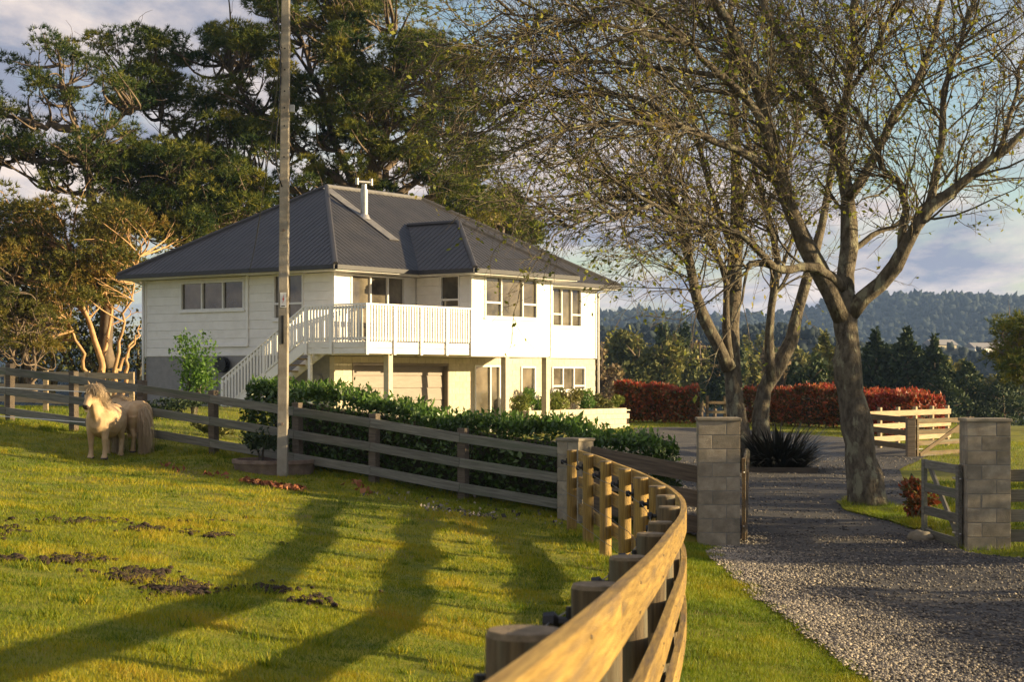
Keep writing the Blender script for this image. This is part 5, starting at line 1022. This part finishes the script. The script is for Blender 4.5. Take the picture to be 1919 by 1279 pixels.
def tuft_grass(label, C, m, seed, name):
    rng = np.random.default_rng(seed); C = np.array(C); n = len(C) * 46; i = np.repeat(np.arange(len(C)), 46); s = rng.uniform(.5, 1.25, len(C))[i]; P = C[i] + rng.normal(0, .055, (n, 2)) * s[:, None]; z = gz(P[:, 0], P[:, 1]) - .005; h = rng.uniform(.04, .11, n) * s
    a = rng.uniform(0, 6.283, n); sd = np.stack([np.cos(a), np.sin(a), 0 * a], 1) * .005; B = np.c_[P, z]; tip = B + np.c_[rng.normal(0, .5, (n, 2)) * h[:, None], h]; tag(fast(name, np.stack([B - sd, B + sd, tip], 1), np.arange(3 * n).reshape(n, 3), m, var=np.repeat(np.clip(rng.normal(.25, .2, n) + rng.normal(0, .15, len(C))[i], 0, 1), 3)), label, 'grass', kind='stuff')
tc_ = [(fx[k] + rng.normal() * .16, fy[k] + rng.normal() * .16) for k in rng.integers(40, len(fx), 150)] + [(FT[0][0] - .806 * t + rng.normal() * .15, FT[0][1] + .592 * t - .1 + rng.normal() * .18) for t in rng.uniform(.3, 14, 150)]
dd_ = np.sqrt(rng.uniform(8 ** 2, 30 ** 2, 330)); xx_ = (rng.uniform(-20, 1150, 330) - 960) / FPX * dd_; ok_ = pad(xx_, dd_); tc_ += list(zip(xx_[ok_], dd_[ok_]))
tuft_grass('longer grass tufts along the fences and dotted over the paddock', tc_, 'grass', 12, 'grass_tufts')
def stones(name, label, regs, seed):
    rng = np.random.default_rng(seed); PX = []
    for (d0, d1, dens, px0, px1, s0, s1) in regs:
        n = int((px1 - px0) / FPX * (d1 ** 2 - d0 ** 2) / 2 * dens); d = np.sqrt(rng.uniform(d0 ** 2, d1 ** 2, n)); PX.append(np.c_[(rng.uniform(px0, px1, n) - 960) / FPX * d, d, rng.uniform(s0, s1, n)])
    P = np.concatenate(PX); k = inside(dr, P[:, 0] + .12 * np.sin(P[:, 1] * 5) * 0, P[:, 1]) | inside(dr, P[:, 0] + rng.uniform(0, .14, len(P)), P[:, 1]); P = P[k & ~inside(isl, P[:, 0], P[:, 1])]
    loose = np.clip(1.35 - (P[:, 0] - 2.6) / 1.1, 0, 1) ; keep = rng.random(len(P)) < .22 + .78 * np.clip(loose, 0, 1); P, loose = P[keep], loose[keep]; n = len(P)  # loose weights the left edge: denser stones, and the sunlit strip painted below
    O = np.array([[1, 0, 0], [-1, 0, 0], [0, 1, 0], [0, -1, 0], [0, 0, 1], [0, 0, -1.]]); Fo = np.array([[0, 2, 4], [2, 1, 4], [1, 3, 4], [3, 0, 4], [2, 0, 5], [1, 2, 5], [3, 1, 5], [0, 3, 5]])
    sh = O[None] * rng.uniform(.55, 1.25, (n, 6, 1)) + rng.normal(0, .16, (n, 6, 3)); a = rng.uniform(0, 6.283, n); ca, sa = np.cos(a)[:, None], np.sin(a)[:, None]; sh = np.stack([sh[..., 0] * ca - sh[..., 1] * sa, sh[..., 0] * sa + sh[..., 1] * ca, sh[..., 2] * .62 + .25], -1)
    C = np.c_[P[:, :2], gz(P[:, 0], P[:, 1]) + .032]; V = C[:, None] + sh * P[:, 2][:, None, None]; var = np.clip(rng.normal(.38, .2, n) + .28 * np.clip(loose, 0, 1), 0, 1)  # left-edge stones paler: the sunlit strip is put into their colour
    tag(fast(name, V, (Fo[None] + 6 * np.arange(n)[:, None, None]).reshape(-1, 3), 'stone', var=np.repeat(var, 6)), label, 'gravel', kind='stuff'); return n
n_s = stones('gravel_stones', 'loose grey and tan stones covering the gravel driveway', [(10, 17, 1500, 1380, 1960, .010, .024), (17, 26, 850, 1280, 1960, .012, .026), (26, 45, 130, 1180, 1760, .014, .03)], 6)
def clods(label, spots, seed, m='soil', size=(.010, .034), name='soil_clods', cat='soil'):
    rng = np.random.default_rng(seed); C, S_ = [], []
    for px, py, wx, wy, n in spots:
        for _ in range(n):
            q = np.array([px + rng.normal() * wx, py + rng.normal() * wy]); d = 12.0
            for _i in range(14): d = (EYE - gz1((q[0] - 960) / FPX * d, d)) * FPX / (q[1] - HZ)
            C.append(((q[0] - 960) / FPX * d, d)); S_.append(rng.uniform(*size))
    C = np.array(C); n = len(C); O = []; ph = (1 + 5 ** .5) / 2; me = bmesh.new(); bmesh.ops.create_icosphere(me, subdivisions=1, radius=1); iv = np.array([v.co for v in me.verts]); fv = np.array([[v.index for v in f.verts] for f in me.faces]); me.free()
    V = np.c_[C, gz(C[:, 0], C[:, 1])][:, None] + iv[None] * rng.uniform(.6, 1.35, (n, len(iv), 1)) * np.array(S_)[:, None, None] * np.array([1.2, 1.2, .75]) + np.array([0, 0, .015]); F = (fv[None] + len(iv) * np.arange(n)[:, None, None]).reshape(-1, 3)
    tag(fast(name, V, F, m), label, cat, kind='stuff')
clods('dark clods of pony dung and soil scattered over the paddock', [(130, 1052, 26, 4, 82), (255, 1080, 32, 6, 144), (335, 1106, 30, 7, 198), (20, 1049, 14, 3, 36), (200, 1052, 10, 3, 14), (150, 978, 50, 3, 72), (280, 994, 26, 3, 54), (405, 1006, 14, 2, 28), (360, 1000, 10, 2, 14), (480, 1108, 60, 5, 54), (590, 1126, 20, 6, 36), (20, 995, 20, 6, 28), (380, 980, 40, 4, 9), (530, 1024, 6, 2, 3)], 3)
def litter(label, spots, seed, m, size, name):
    rng = np.random.default_rng(seed); C = []
    for (x0, y0, x1, y1, w_, n) in spots:
        for _ in range(n):
            t = rng.random(); q = np.array([x0 + (x1 - x0) * t + rng.normal() * w_ * 3, y0 + (y1 - y0) * t + rng.normal() * w_]); d = 18.0
            for _i in range(16): d = .5 * d + .5 * (EYE - gz1((q[0] - 960) / FPX * d, d)) * FPX / (q[1] - HZ)
            x = (q[0] - 960) / FPX * d; C.append((x, d, gz1(x, d) + .03 + rng.random() * .02))
    C = np.array(C); V, F = leaves(rng, C, size, up=0, aspect=.7, fold=.25); tag(fast(name, V, F, m, var=np.repeat(rng.random(len(C)), 4)), label, 'leaves', kind='stuff')
litter('strip of fallen red-brown leaves in front of the round trough', [(455, 905, 570, 921, 1.5, 170), (300, 872, 345, 888, 2, 20), (380, 890, 430, 898, 2, 12), (640, 905, 700, 925, 3, 14)], 4, 'leaf_litter', .085, 'fallen_leaves')
litter('pale chips and dry leaves scattered at the foot of the hedge', [(800, 955, 935, 975, 3, 120), (700, 930, 960, 960, 8, 50), (940, 960, 1050, 985, 5, 30)], 5, 'stone', .05, 'pale_chips')
# ------------------------------------------------------------------ haze
hz_ = MB().bb(-2500, 2500, -500, 2900, -60, 120).build('haze', None); hz_['kind'] = 'stuff'; hz_['label'] = 'thin blue air between the camera and the far hills'
hm = bpy.data.materials.new('haze'); hm.use_nodes = True; t_ = hm.node_tree; t_.nodes.clear(); pv = N(t_, 'ShaderNodeVolumePrincipled'); pv.inputs['Color'].default_value = (.36, .56, 1.0, 1); pv.inputs['Density'].default_value = .00013; pv.inputs['Anisotropy'].default_value = .1; mo_ = N(t_, 'ShaderNodeOutputMaterial'); L(t_, pv.outputs[0], mo_.inputs['Volume']); hz_.data.materials.append(hm)
